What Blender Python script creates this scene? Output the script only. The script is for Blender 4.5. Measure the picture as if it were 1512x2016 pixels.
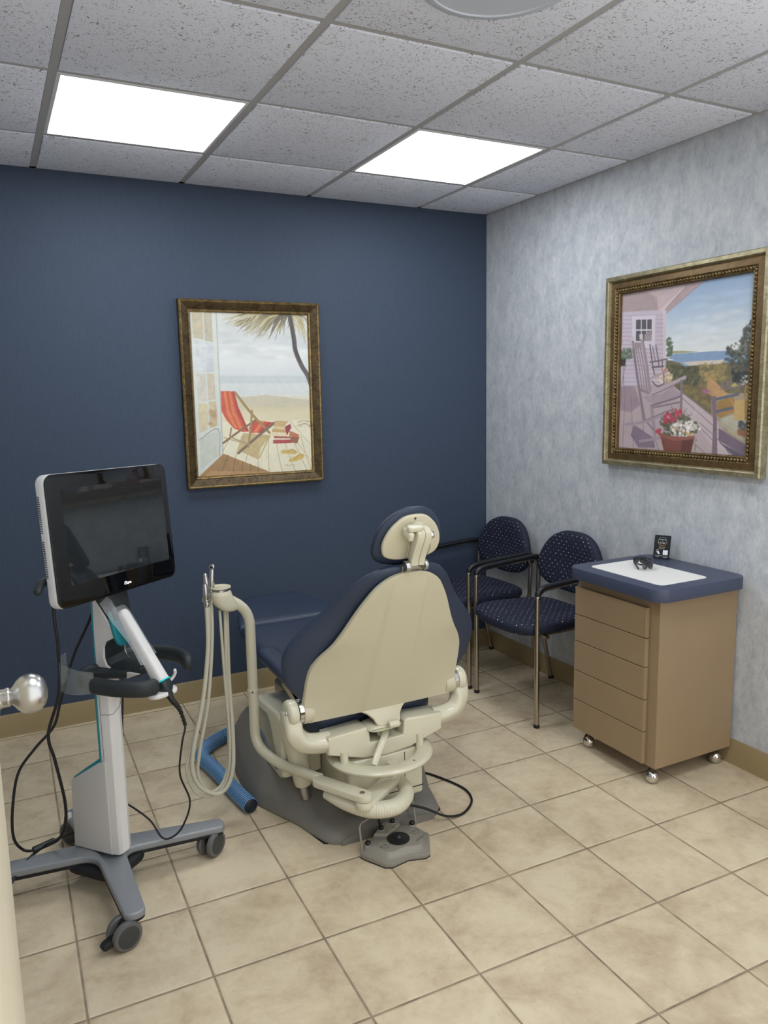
import bpy, bmesh, math, random
import numpy as np
from mathutils import Vector, Matrix
random.seed(7)
PI = math.pi
scene = bpy.context.scene
for o in list(bpy.data.objects):
    bpy.data.objects.remove(o, do_unlink=True)

# ------------------------------------------------------------------ camera
cam_d = bpy.data.cameras.new('camera')
cam_d.sensor_fit = 'HORIZONTAL'
cam_d.sensor_width = 36.0
cam_d.lens = 1530.76 / 1512.0 * 36.0
cam_d.clip_start = 0.01
cam = bpy.data.objects.new('camera', cam_d)
scene.collection.objects.link(cam)
_r = [(0.89065489, -0.45429053, -0.01881435), (-0.08443673, -0.12459863, -0.98860792), (0.44677098, 0.8820971, -0.14933319)]
cam.matrix_world = Matrix(((_r[0][0], -_r[1][0], -_r[2][0], -2.51996), (_r[0][1], -_r[1][1], -_r[2][1], -3.675107),
                           (_r[0][2], -_r[1][2], -_r[2][2], 1.468426), (0, 0, 0, 1)))
scene.camera = cam

# ------------------------------------------------------------------ world, exposure, lamps
scene.view_settings.view_transform = 'Standard'
scene.view_settings.look = 'None'
scene.view_settings.exposure = 0.35
scene.view_settings.gamma = 1.0
scene.view_settings.use_curve_mapping = False
world = bpy.data.worlds.new('world')
scene.world = world
world.use_nodes = True
world.node_tree.nodes['Background'].inputs[0].default_value = (0.95, 0.97, 1.0, 1)
world.node_tree.nodes['Background'].inputs[1].default_value = 1.5
PANEL_STRENGTH = 9.0
PANEL_COLOR = (0.90, 0.95, 1.0)

# room numbers (metres). Back wall y=0, right wall x=0, camera at negative x and y
H = 2.423
T = 0.6096
GX, GY = 0.4294, 0.4651          # first ceiling grid line from the right / back wall
XL, YF = -2.95, -3.46            # left wall, front wall

# ------------------------------------------------------------------ material helpers
def lin(c):
    r = []
    for v in c[:3]:
        v = v / 255.0
        r.append(v / 12.92 if v <= 0.04045 else ((v + 0.055) / 1.055) ** 2.4)
    return (r[0], r[1], r[2], 1.0)

def new_mat(name):
    m = bpy.data.materials.new(name)
    m.use_nodes = True
    nt = m.node_tree
    return m, nt, nt.nodes['Principled BSDF']

def M(name, color, rough=0.5, metal=0.0, spec=0.5, coat=0.0, bump=0.0, bscale=200.0, var=0.0, vscale=8.0, alpha=1.0, trans=0.0, ior=1.45):
    m, nt, b = new_mat(name)
    b.inputs['Base Color'].default_value = lin(color)
    b.inputs['Roughness'].default_value = rough
    b.inputs['Metallic'].default_value = metal
    b.inputs['Specular IOR Level'].default_value = spec
    b.inputs['Coat Weight'].default_value = coat
    b.inputs['Coat Roughness'].default_value = 0.08
    b.inputs['IOR'].default_value = ior
    b.inputs['Alpha'].default_value = alpha
    b.inputs['Transmission Weight'].default_value = trans
    tc = nt.nodes.new('ShaderNodeTexCoord')
    if var > 0:
        n = nt.nodes.new('ShaderNodeTexNoise')
        n.inputs['Scale'].default_value = vscale
        n.inputs['Detail'].default_value = 5
        nt.links.new(tc.outputs['Object'], n.inputs['Vector'])
        r = nt.nodes.new('ShaderNodeValToRGB')
        c = lin(color)
        r.color_ramp.elements[0].position = 0.3
        r.color_ramp.elements[1].position = 0.7
        r.color_ramp.elements[0].color = (c[0] * (1 - var), c[1] * (1 - var), c[2] * (1 - var), 1)
        r.color_ramp.elements[1].color = (min(1, c[0] * (1 + var)), min(1, c[1] * (1 + var)), min(1, c[2] * (1 + var)), 1)
        nt.links.new(n.outputs['Fac'], r.inputs['Fac'])
        nt.links.new(r.outputs['Color'], b.inputs['Base Color'])
    if bump > 0:
        n = nt.nodes.new('ShaderNodeTexNoise')
        n.inputs['Scale'].default_value = bscale
        n.inputs['Detail'].default_value = 3
        nt.links.new(tc.outputs['Object'], n.inputs['Vector'])
        bp = nt.nodes.new('ShaderNodeBump')
        bp.inputs['Strength'].default_value = bump
        bp.inputs['Distance'].default_value = 0.002
        nt.links.new(n.outputs['Fac'], bp.inputs['Height'])
        nt.links.new(bp.outputs['Normal'], b.inputs['Normal'])
    return m

def emis(name, color, strength):
    m, nt, b = new_mat(name)
    b.inputs['Base Color'].default_value = (0.9, 0.9, 0.9, 1)
    b.inputs['Emission Color'].default_value = (color[0], color[1], color[2], 1)
    b.inputs['Emission Strength'].default_value = strength
    return m

class NT:
    def __init__(s, nt): s.nt = nt
    def n(s, typ, **kw):
        d = s.nt.nodes.new(typ)
        for k, v in kw.items():
            setattr(d, k, v)
        return d
    def math(s, op, a, b=None, c=None, clamp=False):
        d = s.n('ShaderNodeMath', operation=op)
        d.use_clamp = clamp
        for i, v in enumerate((a, b, c)):
            if v is None: continue
            if hasattr(v, 'is_output'): s.nt.links.new(v, d.inputs[i])
            else: d.inputs[i].default_value = v
        return d.outputs[0]
    def noise(s, vec, scale, detail=4, rough=0.5, dist=0.0, out='Fac'):
        d = s.n('ShaderNodeTexNoise')
        d.inputs['Scale'].default_value = scale
        d.inputs['Detail'].default_value = detail
        d.inputs['Roughness'].default_value = rough
        d.inputs['Distortion'].default_value = dist
        s.nt.links.new(vec, d.inputs['Vector'])
        return d.outputs[out]
    def map(s, vec, scale=(1, 1, 1), rot=(0, 0, 0), loc=(0, 0, 0)):
        d = s.n('ShaderNodeMapping')
        d.inputs['Scale'].default_value = scale
        d.inputs['Rotation'].default_value = rot
        d.inputs['Location'].default_value = loc
        s.nt.links.new(vec, d.inputs['Vector'])
        return d.outputs[0]
    def ramp(s, fac, stops):
        d = s.n('ShaderNodeValToRGB')
        e = d.color_ramp.elements
        while len(e) < len(stops): e.new(0.5)
        for i, (p, c) in enumerate(stops):
            e[i].position = p
            e[i].color = c if len(c) == 4 else (c[0], c[1], c[2], 1)
        s.nt.links.new(fac, d.inputs['Fac'])
        return d.outputs['Color']
    def mix(s, fac, a, b, mode='MIX'):
        d = s.n('ShaderNodeMixRGB', blend_type=mode)
        for i, v in enumerate((fac, a, b)):
            if hasattr(v, 'is_output'): s.nt.links.new(v, d.inputs[i])
            else: d.inputs[i].default_value = v
        return d.outputs[0]
    def bump(s, h, strength, dist, bsdf):
        d = s.n('ShaderNodeBump')
        d.inputs['Strength'].default_value = strength
        d.inputs['Distance'].default_value = dist
        s.nt.links.new(h, d.inputs['Height'])
        s.nt.links.new(d.outputs[0], bsdf.inputs['Normal'])

def mat_floor():
    m, nt, b = new_mat('beige ceramic floor tiles')
    g = NT(nt)
    tc = g.n('ShaderNodeTexCoord')
    # the tile grid is turned by about one degree against the walls
    th, q, fx, fy = -0.0165, 0.3047, -1.1725, -0.6807
    v = g.map(tc.outputs['Object'], rot=(0, 0, -th))
    sp = g.n('ShaderNodeSeparateXYZ'); nt.links.new(v, sp.inputs[0])
    ux = g.math('DIVIDE', g.math('SUBTRACT', sp.outputs[0], fx), q)
    uy = g.math('DIVIDE', g.math('SUBTRACT', sp.outputs[1], fy), q)
    def edge(u):
        f = g.math('FRACT', u)
        return g.math('MINIMUM', f, g.math('SUBTRACT', 1.0, f))
    e = g.math('MULTIPLY', g.math('MINIMUM', edge(ux), edge(uy)), q)   # metres to the joint
    cmb = g.n('ShaderNodeCombineXYZ')
    nt.links.new(g.math('FLOOR', ux), cmb.inputs[0]); nt.links.new(g.math('FLOOR', uy), cmb.inputs[1])
    wn = g.n('ShaderNodeTexWhiteNoise', noise_dimensions='3D'); nt.links.new(cmb.outputs[0], wn.inputs['Vector'])
    off = g.n('ShaderNodeVectorMath', operation='MULTIPLY_ADD')
    nt.links.new(wn.outputs['Color'], off.inputs[0]); off.inputs[1].default_value = (9, 9, 9); nt.links.new(v, off.inputs[2])
    n1 = g.noise(off.outputs[0], 6.5, 7, 0.62, 0.5)
    n2 = g.noise(off.outputs[0], 38, 5, 0.6, 0.4)
    f = g.math('ADD', g.math('MULTIPLY', n1, 0.72), g.math('MULTIPLY', n2, 0.28))
    f = g.math('ADD', f, g.math('MULTIPLY', g.math('SUBTRACT', wn.outputs['Value'], 0.5), 0.05))
    col = g.ramp(f, [(0.36, lin((180, 161, 134))), (0.48, lin((198, 181, 152))), (0.60, lin((209, 194, 165)))])
    # little worm marks
    n3 = g.noise(off.outputs[0], 90, 3, 0.55, 1.5)
    mk = g.ramp(n3, [(0.30, (1, 1, 1)), (0.36, (0, 0, 0))])
    col = g.mix(g.math('MULTIPLY', mk, 0.25), col, lin((150, 132, 106)))
    grout = g.ramp(g.math('DIVIDE', e, 0.01), [(0.25, (1, 1, 1)), (0.36, (0, 0, 0))])
    gcol = g.ramp(g.noise(v, 14, 3), [(0.35, lin((128, 112, 94))), (0.65, lin((160, 145, 120)))])
    col = g.mix(grout, col, gcol)
    nt.links.new(col, b.inputs['Base Color'])
    rr = g.mix(grout, (0.42, 0.42, 0.42, 1), (0.9, 0.9, 0.9, 1))
    nt.links.new(rr, b.inputs['Roughness'])
    b.inputs['Specular IOR Level'].default_value = 0.35
    hgt = g.math('SMOOTH_MIN', g.math('DIVIDE', e, 0.007), 1.0, 0.4)
    hgt = g.math('ADD', hgt, g.math('MULTIPLY', n2, 0.10))
    g.bump(hgt, 0.9, 0.0025, b)
    return m

def mat_navy_wall():
    m, nt, b = new_mat('navy ribbed wall covering')
    g = NT(nt)
    tc = g.n('ShaderNodeTexCoord')
    v = g.map(tc.outputs['Object'], scale=(60, 60, 2.2))
    n1 = g.noise(v, 5.0, 5, 0.7)
    n2 = g.noise(tc.outputs['Object'], 130, 3, 0.6)
    n3 = g.noise(tc.outputs['Object'], 1.2, 3, 0.5)
    f = g.math('ADD', g.math('MULTIPLY', n1, 0.6), g.math('MULTIPLY', n2, 0.4))
    col = g.ramp(f, [(0.30, lin((52, 63, 80))), (0.70, lin((68, 80, 99)))])
    nt.links.new(col, b.inputs['Base Color'])
    b.inputs['Roughness'].default_value = 0.62
    b.inputs['Specular IOR Level'].default_value = 0.3
    g.bump(f, 0.35, 0.0015, b)
    return m

def mat_gray_wall():
    m, nt, b = new_mat('mottled pale grey blue wallpaper')
    g = NT(nt)
    tc = g.n('ShaderNodeTexCoord')
    v = g.map(tc.outputs['Object'], scale=(1, 1, 0.6))
    n1 = g.noise(v, 16.0, 6, 0.66, 0.4)
    n2 = g.noise(v, 70, 4, 0.6, 0.5)
    f = g.math('ADD', g.math('MULTIPLY', n1, 0.62), g.math('MULTIPLY', n2, 0.38))
    col = g.ramp(f, [(0.34, lin((164, 169, 176))), (0.5, lin((186, 190, 194))), (0.66, lin((206, 207, 208)))])
    nt.links.new(col, b.inputs['Base Color'])
    b.inputs['Roughness'].default_value = 0.5
    b.inputs['Specular IOR Level'].default_value = 0.35
    g.bump(n2, 0.2, 0.001, b)
    return m

def mat_ceiling_tile():
    m, nt, b = new_mat('fissured white ceiling tile')
    g = NT(nt)
    tc = g.n('ShaderNodeTexCoord')
    n1 = g.noise(tc.outputs['Object'], 75, 2, 0.5, 2.2)
    n2 = g.noise(tc.outputs['Object'], 9, 3, 0.5)
    n3 = g.noise(tc.outputs['Object'], 160, 1, 0.5, 1.0)
    a = g.math('ADD', n1, g.math('MULTIPLY', g.math('SUBTRACT', n2, 0.5), 0.12))
    k = g.ramp(a, [(0.345, (1, 1, 1)), (0.375, (0, 0, 0))])
    k2 = g.ramp(n3, [(0.27, (1, 1, 1)), (0.31, (0, 0, 0))])
    kk = g.math('MAXIMUM', k, k2)
    col = g.mix(kk, lin((231, 234, 245)), lin((148, 144, 142)))
    nt.links.new(col, b.inputs['Base Color'])
    b.inputs['Roughness'].default_value = 0.9
    g.bump(g.math('SUBTRACT', 1.0, kk), 0.6, 0.002, b)
    return m

def mat_fabric(name, plane):
    """navy chair fabric with rows of small light dots; plane picks which axes the weave runs along"""
    m, nt, b = new_mat(name)
    g = NT(nt)
    tc = g.n('ShaderNodeTexCoord')
    sp = g.n('ShaderNodeSeparateXYZ'); nt.links.new(tc.outputs['Object'], sp.inputs[0])
    X, Y, Z = sp.outputs
    u, v = (X, Y) if plane == 'xy' else (Y, Z)
    p = 0.0335
    a = g.math('DIVIDE', u, p); c = g.math('DIVIDE', v, p)
    a2 = g.math('ADD', a, c); c2 = g.math('SUBTRACT', a, c)
    fa = g.math('SUBTRACT', g.math('FRACT', a2), 0.5); fc = g.math('SUBTRACT', g.math('FRACT', c2), 0.5)
    d = g.math('SQRT', g.math('ADD', g.math('MULTIPLY', fa, fa), g.math('MULTIPLY', fc, fc)))
    cmb = g.n('ShaderNodeCombineXYZ')
    nt.links.new(g.math('FLOOR', a2), cmb.inputs[0]); nt.links.new(g.math('FLOOR', c2), cmb.inputs[1])
    wn = g.n('ShaderNodeTexWhiteNoise', noise_dimensions='3D'); nt.links.new(cmb.outputs[0], wn.inputs['Vector'])
    dot = g.ramp(d, [(0.075, (1, 1, 1)), (0.11, (0, 0, 0))])
    sn = g.n('ShaderNodeSeparateXYZ'); nt.links.new(tc.outputs['Normal'], sn.inputs[0])
    face = g.ramp(g.math('ABSOLUTE', sn.outputs[2 if plane == 'xy' else 0]), [(0.45, (0, 0, 0)), (0.7, (1, 1, 1))])
    dot = g.math('MULTIPLY', dot, face)
    bright = g.math('MULTIPLY', dot, g.ramp(wn.outputs['Value'], [(0.30, (0.22, 0.22, 0.22)), (0.55, (1, 1, 1))]))
    ring = g.math('SINE', g.math('MULTIPLY', d, 26.0))
    base = g.mix(g.math('MULTIPLY_ADD', ring, 0.5, 0.5), lin((14, 19, 38)), lin((23, 31, 56)))
    col = g.mix(bright, base, lin((214, 214, 205)))
    nt.links.new(col, b.inputs['Base Color'])
    b.inputs['Roughness'].default_value = 0.75
    g.bump(ring, 0.25, 0.001, b)
    return m

def mat_gilt(name, dark, light, rough=0.42, metal=0.55):
    m, nt, b = new_mat(name)
    g = NT(nt)
    tc = g.n('ShaderNodeTexCoord')
    n1 = g.noise(tc.outputs['Object'], 28, 6, 0.7, 0.8)
    v = g.map(tc.outputs['Object'], scale=(1, 1, 6))
    n2 = g.noise(v, 60, 4, 0.6)
    f = g.math('ADD', g.math('MULTIPLY', n1, 0.6), g.math('MULTIPLY', n2, 0.4))
    nt.links.new(g.ramp(f, [(0.38, lin(dark)), (0.62, lin(light))]), b.inputs['Base Color'])
    b.inputs['Roughness'].default_value = rough
    b.inputs['Metallic'].default_value = metal
    g.bump(f, 0.3, 0.001, b)
    return m

def mat_art(name, rough=0.45):
    m, nt, b = new_mat(name)
    g = NT(nt)
    a = g.n('ShaderNodeVertexColor'); a.layer_name = 'paint'
    nt.links.new(a.outputs['Color'], b.inputs['Base Color'])
    tc = g.n('ShaderNodeTexCoord')
    g.bump(g.noise(tc.outputs['Object'], 500, 2), 0.15, 0.0005, b)
    b.inputs['Roughness'].default_value = rough
    return m

def mat_hose(name, c1, c2, period):  # ribs along the length
    m, nt, b = new_mat(name)
    g = NT(nt)
    uv = g.n('ShaderNodeUVMap'); uv.uv_map = 'UVMap'
    sp = g.n('ShaderNodeSeparateXYZ'); nt.links.new(uv.outputs[0], sp.inputs[0])
    w = g.math('SINE', g.math('MULTIPLY', sp.outputs[0], 2 * PI / period))
    col = g.ramp(g.math('MULTIPLY_ADD', w, 0.5, 0.5), [(0.30, lin(c1)), (0.62, lin(c2))])
    nt.links.new(col, b.inputs['Base Color'])
    b.inputs['Roughness'].default_value = 0.4
    return m

MATS = {}
def mats():
    D = MATS
    D['floor'] = mat_floor(); D['navy_wall'] = mat_navy_wall(); D['gray_wall'] = mat_gray_wall(); D['tile'] = mat_ceiling_tile()
    D['grid'] = M('white ceiling grid metal', (176, 174, 172), 0.5)
    D['base'] = M('tan rubber baseboard', (152, 134, 98), 0.45, var=0.04)
    D['white_trim'] = M('white painted trim', (205, 205, 200), 0.5)
    D['panel'] = emis('glowing lamp diffuser', PANEL_COLOR, PANEL_STRENGTH)
    D['lamp_frame'] = M('white lamp frame', (225, 226, 228), 0.4)
    D['speaker'] = M('pale grille', (196, 202, 212), 0.6)
    D['door'] = M('cream painted door', (214, 204, 180), 0.38, var=0.03)
    D['nickel'] = M('brushed nickel', (182, 181, 178), 0.30, 1.0)
    D['chrome'] = M('polished chrome', (214, 212, 208), 0.12, 1.0)
    D['steel_tube'] = M('nickel plated tube', (176, 168, 156), 0.22, 1.0)
    D['black_plastic'] = M('black plastic', (22, 23, 26), 0.35)
    D['soft_black'] = M('soft black plastic', (33, 39, 41), 0.5)
    D['dark_grey'] = M('dark grey plastic', (58, 58, 58), 0.4)
    D['wheel_grey'] = M('grey wheel rim', (92, 92, 90), 0.42)
    D['black_rubber'] = M('black cable rubber', (20, 20, 22), 0.45)
    D['cream'] = M('cream enamel', (205, 200, 176), 0.28, coat=0.3)
    D['shell'] = M('cream moulded plastic', (196, 189, 163), 0.38)
    D['cream_hose'] = M('cream silicone tubing', (190, 186, 166), 0.4)
    D['vinyl'] = M('navy vinyl upholstery', (46, 56, 74), 0.42, bump=0.12, bscale=700, var=0.05, vscale=5)
    D['base_grey'] = M('grey textured base plastic', (118, 115, 107), 0.48, bump=0.15, bscale=900)
    D['pedal_grey'] = M('grey pedal plastic', (136, 131, 120), 0.4)
    D['smoke_panel'] = M('glossy grey green panel', (122, 124, 112), 0.18, coat=0.5)
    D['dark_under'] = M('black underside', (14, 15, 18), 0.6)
    D['cart_white'] = M('white cart plastic', (214, 212, 209), 0.38)
    D['cart_side'] = M('pale grey cart plastic', (196, 193, 189), 0.42)
    D['arm_grey'] = M('grey powder coated arm', (138, 141, 144), 0.42, metal=0.25)
    D['teal'] = M('teal plastic', (22, 122, 132), 0.4)
    D['cyan'] = M('cyan ring', (20, 205, 215), 0.35)
    D['glass_black'] = M('black screen glass', (6, 7, 9), 0.05, spec=0.6)
    D['screen_off'] = M('dark screen area', (34, 38, 40), 0.03, spec=1.0)
    D['logo_glow'] = emis('lit logo', (0.85, 0.93, 1.0), 1.1)
    D['clear'] = M('clear plastic', (170, 174, 168), 0.08, alpha=0.14, spec=0.5)
    D['clear_bag'] = M('clear film sleeve', (245, 248, 250), 0.10, alpha=0.10, spec=1.0, bump=0.9, bscale=70)
    D['laminate'] = M('tan laminate', (148, 126, 97), 0.42, var=0.03)
    D['laminate_edge'] = M('tan laminate edge', (140, 119, 91), 0.45)
    D['navy_lam'] = M('navy blue laminate top', (64, 71, 91), 0.4)
    D['white_lam'] = M('white counter inset', (236, 233, 228), 0.35)
    D['fabric_xy'] = mat_fabric('dotted navy seat fabric', 'xy')
    D['fabric_yz'] = mat_fabric('dotted navy back fabric', 'yz')
    D['gilt_dark'] = mat_gilt('antique bronze frame', (50, 39, 26), (98, 80, 50))
    D['gilt_gold'] = mat_gilt('worn gold moulding', (96, 78, 46), (158, 134, 86), 0.35, 0.7)
    D['gilt_silver'] = mat_gilt('champagne silver moulding', (128, 118, 90), (178, 168, 134), 0.35, 0.6)
    D['gilt_brown'] = mat_gilt('brown gold cove', (88, 68, 42), (124, 100, 64), 0.4, 0.5)
    D['bead'] = mat_gilt('bronze beads', (74, 58, 38), (150, 130, 88), 0.3, 0.7)
    D['art'] = mat_art('painted print')
    D['wood'] = M('brown wood', (122, 92, 66), 0.5, var=0.15, vscale=20)
    D['blue_hose'] = mat_hose('blue ribbed hose', (16, 26, 40), (104, 154, 200), 0.0098)
    D['cream_ribbed'] = mat_hose('cream ribbed sleeve', (186, 180, 154), (216, 212, 190), 0.0042)
    D['label_dark'] = M('dark printed mark', (52, 54, 52), 0.6)
    D['print_white'] = M('white print', (225, 228, 232), 0.6)
    D['print_gold'] = M('gold print', (235, 190, 80), 0.6)
    D['smoke_lens'] = M('smoke grey lens', (52, 54, 56), 0.08, alpha=0.86, spec=0.8)
mats()

# ------------------------------------------------------------------ mesh helpers
def obj(name, bm, mat, parent=None, smooth=35, world=True):
    """link bm as ONE mesh object; coordinates are given in the frame of the room (world=True) or of the thing"""
    if parent is not None and world:
        root = parent
        while root.parent is not None: root = root.parent
        mw = Matrix.Translation(root.location) @ Matrix.Rotation(root.rotation_euler[2], 4, 'Z')
        bm.transform(mw.inverted())
    bmesh.ops.recalc_face_normals(bm, faces=bm.faces[:])
    me = bpy.data.meshes.new(name)
    bm.to_mesh(me); bm.free()
    ml = mat if isinstance(mat, (list, tuple)) else [mat]
    for m in ml: me.materials.append(MATS[m] if isinstance(m, str) else m)
    if smooth is not None:
        for p in me.polygons: p.use_smooth = True
        me.set_sharp_from_angle(angle=math.radians(smooth))
    o = bpy.data.objects.new(name, me)
    scene.collection.objects.link(o)
    if parent is not None: o.parent = parent
    return o

def thing(name, label, cat, loc=(0, 0, 0), rz=0.0, group=None):
    o = bpy.data.objects.new(name, None)
    o.empty_display_size = 0.1
    scene.collection.objects.link(o)
    o.location = loc; o.rotation_euler = (0, 0, rz)
    o['label'] = label; o['category'] = cat
    if group: o['group'] = group
    return o

def tag(o, label, cat, group=None):
    o['label'] = label; o['category'] = cat
    if group: o['group'] = group
    return o

def struct(name, bm, mat, smooth=35, parent=None):
    o = obj(name, bm, mat, parent, smooth)
    if parent is None: o['kind'] = 'structure'
    return o

def B(): return bmesh.new()

def box(bm, lo, hi, bev=0.0, seg=2, mi=0):
    lo = Vector(lo); hi = Vector(hi)
    r = bmesh.ops.create_cube(bm, size=1.0)
    vs = r['verts']
    for v in vs:
        v.co = Vector(((lo.x + hi.x) / 2 + v.co.x * (hi.x - lo.x), (lo.y + hi.y) / 2 + v.co.y * (hi.y - lo.y), (lo.z + hi.z) / 2 + v.co.z * (hi.z - lo.z)))
    fs = list({f for v in vs for f in v.link_faces})
    for f in fs: f.material_index = mi
    if bev > 0:
        es = list({e for v in vs for e in v.link_edges})
        r = bmesh.ops.bevel(bm, geom=es, offset=bev, segments=seg, profile=0.5, affect='EDGES')
        for f in r['faces']: f.material_index = mi
    return bm

def loft(bm, rings, cap0=True, cap1=True, closed=True, mi=0):
    vr = [[bm.verts.new(p) for p in r] for r in rings]
    n = len(vr[0])
    for a, b in zip(vr[:-1], vr[1:]):
        for i in range(n if closed else n - 1):
            j = (i + 1) % n
            try:
                f = bm.faces.new((a[i], a[j], b[j], b[i])); f.material_index = mi
            except ValueError: pass
    if cap0: bm.faces.new(vr[0]).material_index = mi
    if cap1: bm.faces.new(list(reversed(vr[-1]))).material_index = mi
    return vr

def smooth_path(pts, k=8):
    P = [Vector(p) for p in pts]
    if len(P) < 3: return P
    out = []
    n = len(P)
    for i in range(n - 1):
        p0 = P[max(i - 1, 0)]; p1 = P[i]; p2 = P[i + 1]; p3 = P[min(i + 2, n - 1)]
        for j in range(k):
            t = j / k
            out.append(0.5 * ((2 * p1) + (-p0 + p2) * t + (2 * p0 - 5 * p1 + 4 * p2 - p3) * t * t + (-p0 + 3 * p1 - 3 * p2 + p3) * t ** 3))
    out.append(P[-1])
    return out

def resample(path, step):
    P = [Vector(p) for p in path]
    d = [0.0]
    for a, b in zip(P[:-1], P[1:]): d.append(d[-1] + (b - a).length)
    n = max(2, int(d[-1] / step))
    t = np.linspace(0, d[-1], n + 1)
    A = np.array([tuple(p) for p in P])
    return [Vector((float(np.interp(q, d, A[:, 0])), float(np.interp(q, d, A[:, 1])), float(np.interp(q, d, A[:, 2])))) for q in t], d[-1]

def round_path(pts, r, k=6):
    """polyline with its corners rounded by radius r (a number or one per inner corner)"""
    P = [Vector(p) for p in pts]
    out = [P[0]]
    for i in range(1, len(P) - 1):
        rr = r[i - 1] if isinstance(r, (list, tuple)) else r
        a = (P[i - 1] - P[i]); b = (P[i + 1] - P[i])
        d = min(rr, a.length * 0.49, b.length * 0.49)
        A = P[i] + a.normalized() * d; Bq = P[i] + b.normalized() * d
        for j in range(k + 1):
            t = j / k
            out.append(A * (1 - t) ** 2 + P[i] * 2 * t * (1 - t) + Bq * t * t)
    out.append(P[-1])
    return out

def sweep(bm, path, rad, n=12, caps=True, prof=None, up=None, closed=False, mi=0, uv=False, rough=0.0, dome=False):
    """round (or prof-shaped) section swept along path; rad is a number or a function of t in 0..1"""
    P = [Vector(p) for p in path]
    m = len(P)
    tang = []
    for i in range(m):
        if closed: t = P[(i + 1) % m] - P[(i - 1) % m]
        elif i == 0: t = P[1] - P[0]
        elif i == m - 1: t = P[-1] - P[-2]
        else: t = (P[i + 1] - P[i]).normalized() + (P[i] - P[i - 1]).normalized()
        tang.append(t.normalized())
    if up is not None: nrm = Vector(up)
    else: nrm = Vector((0, 0, 1)) if abs(tang[0].z) < 0.9 else Vector((1, 0, 0))
    rings = []; dist = 0.0; ds = []
    if dome and not caps: caps = True
    for i in range(m):
        t = tang[i]
        if up is not None: nrm = Vector(up)
        nrm = (nrm - t * nrm.dot(t))
        if nrm.length < 1e-6: nrm = t.orthogonal()
        nrm.normalize()
        bi = t.cross(nrm)
        if i: dist += (P[i] - P[i - 1]).length
        ds.append(dist)
        s = i / (m - 1)
        r = rad(s) if callable(rad) else rad
        if prof is None:
            rings.append([P[i] + (nrm * math.cos(a) + bi * math.sin(a)) * r for a in [2 * PI * k / n for k in range(n)]])
        else:
            rings.append([P[i] + bi * (q[0] * r) + nrm * (q[1] * r) for q in prof])
    if closed:
        rings.append(rings[0])
        vr = [[bm.verts.new(p) for p in rr] for rr in rings[:-1]]
        vr.append(vr[0]); nn = len(vr[0])
        for a, b in zip(vr[:-1], vr[1:]):
            for i in range(nn):
                j = (i + 1) % nn
                bm.faces.new((a[i], a[j], b[j], b[i])).material_index = mi
        return bm
    if dome:
        def shrink(ring, c, t, k, d): return [c + (p - c) * k + t * d for p in ring]
        r0 = (rings[0][0] - P[0]).length; r1 = (rings[-1][0] - P[-1]).length
        pre = [shrink(rings[0], P[0], -tang[0], math.cos(a), r0 * math.sin(a)) for a in (1.35, 1.0, 0.6, 0.3)]
        post = [shrink(rings[-1], P[-1], tang[-1], math.cos(a), r1 * math.sin(a)) for a in (0.3, 0.6, 1.0, 1.35)]
        rings = pre + rings + post
        ds = [0] * 4 + ds + [ds[-1]] * 4
    vr = loft(bm, rings, caps, caps, True, mi)
    if uv:
        lay = bm.loops.layers.uv.get('UVMap') or bm.loops.layers.uv.new('UVMap')
        idx = {}
        for k, r in enumerate(vr):
            for v in r: idx[v] = ds[k]
        for f in bm.faces:
            for l in f.loops:
                if l.vert in idx: l[lay].uv = (idx[l.vert], 0)
    return bm

def tube(bm, pts, r, n=12, smooth=8, **kw):
    return sweep(bm, smooth_path(pts, smooth) if smooth else pts, r, n, **kw)

def basis(axis):
    z = Vector(axis).normalized()
    x = z.orthogonal().normalized()
    if abs(z.z) < 0.999:
        x = Vector((0, 0, 1)).cross(z).normalized()
    return x, z.cross(x), z

def lathe(bm, origin, axis, prof, n=32, mi=0):
    """prof: list of (radius, height along axis)"""
    x, y, z = basis(axis); o = Vector(origin)
    rings = [[o + z * h + (x * math.cos(2 * PI * k / n) + y * math.sin(2 * PI * k / n)) * max(r, 1e-5) for k in range(n)] for r, h in prof]
    loft(bm, rings, True, True, True, mi)
    return bm

def cyl(bm, a, b, r, n=24, bev=0.0, mi=0):
    a = Vector(a); b = Vector(b); L = (b - a).length
    pr = [(r, 0), (r, L)] if bev <= 0 else [(r - bev, 0), (r - bev * 0.3, bev * 0.3), (r, bev), (r, L - bev), (r - bev * 0.3, L - bev * 0.3), (r - bev, L)]
    return lathe(bm, a, b - a, pr, n, mi)

def ball(bm, c, r, seg=24, sc=(1, 1, 1), mi=0):
    res = bmesh.ops.create_uvsphere(bm, u_segments=seg, v_segments=seg // 2, radius=r)
    for v in res['verts']:
        v.co = Vector((v.co.x * sc[0] + c[0], v.co.y * sc[1] + c[1], v.co.z * sc[2] + c[2]))
    for f in {f for v in res['verts'] for f in v.link_faces}: f.material_index = mi
    return bm

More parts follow.
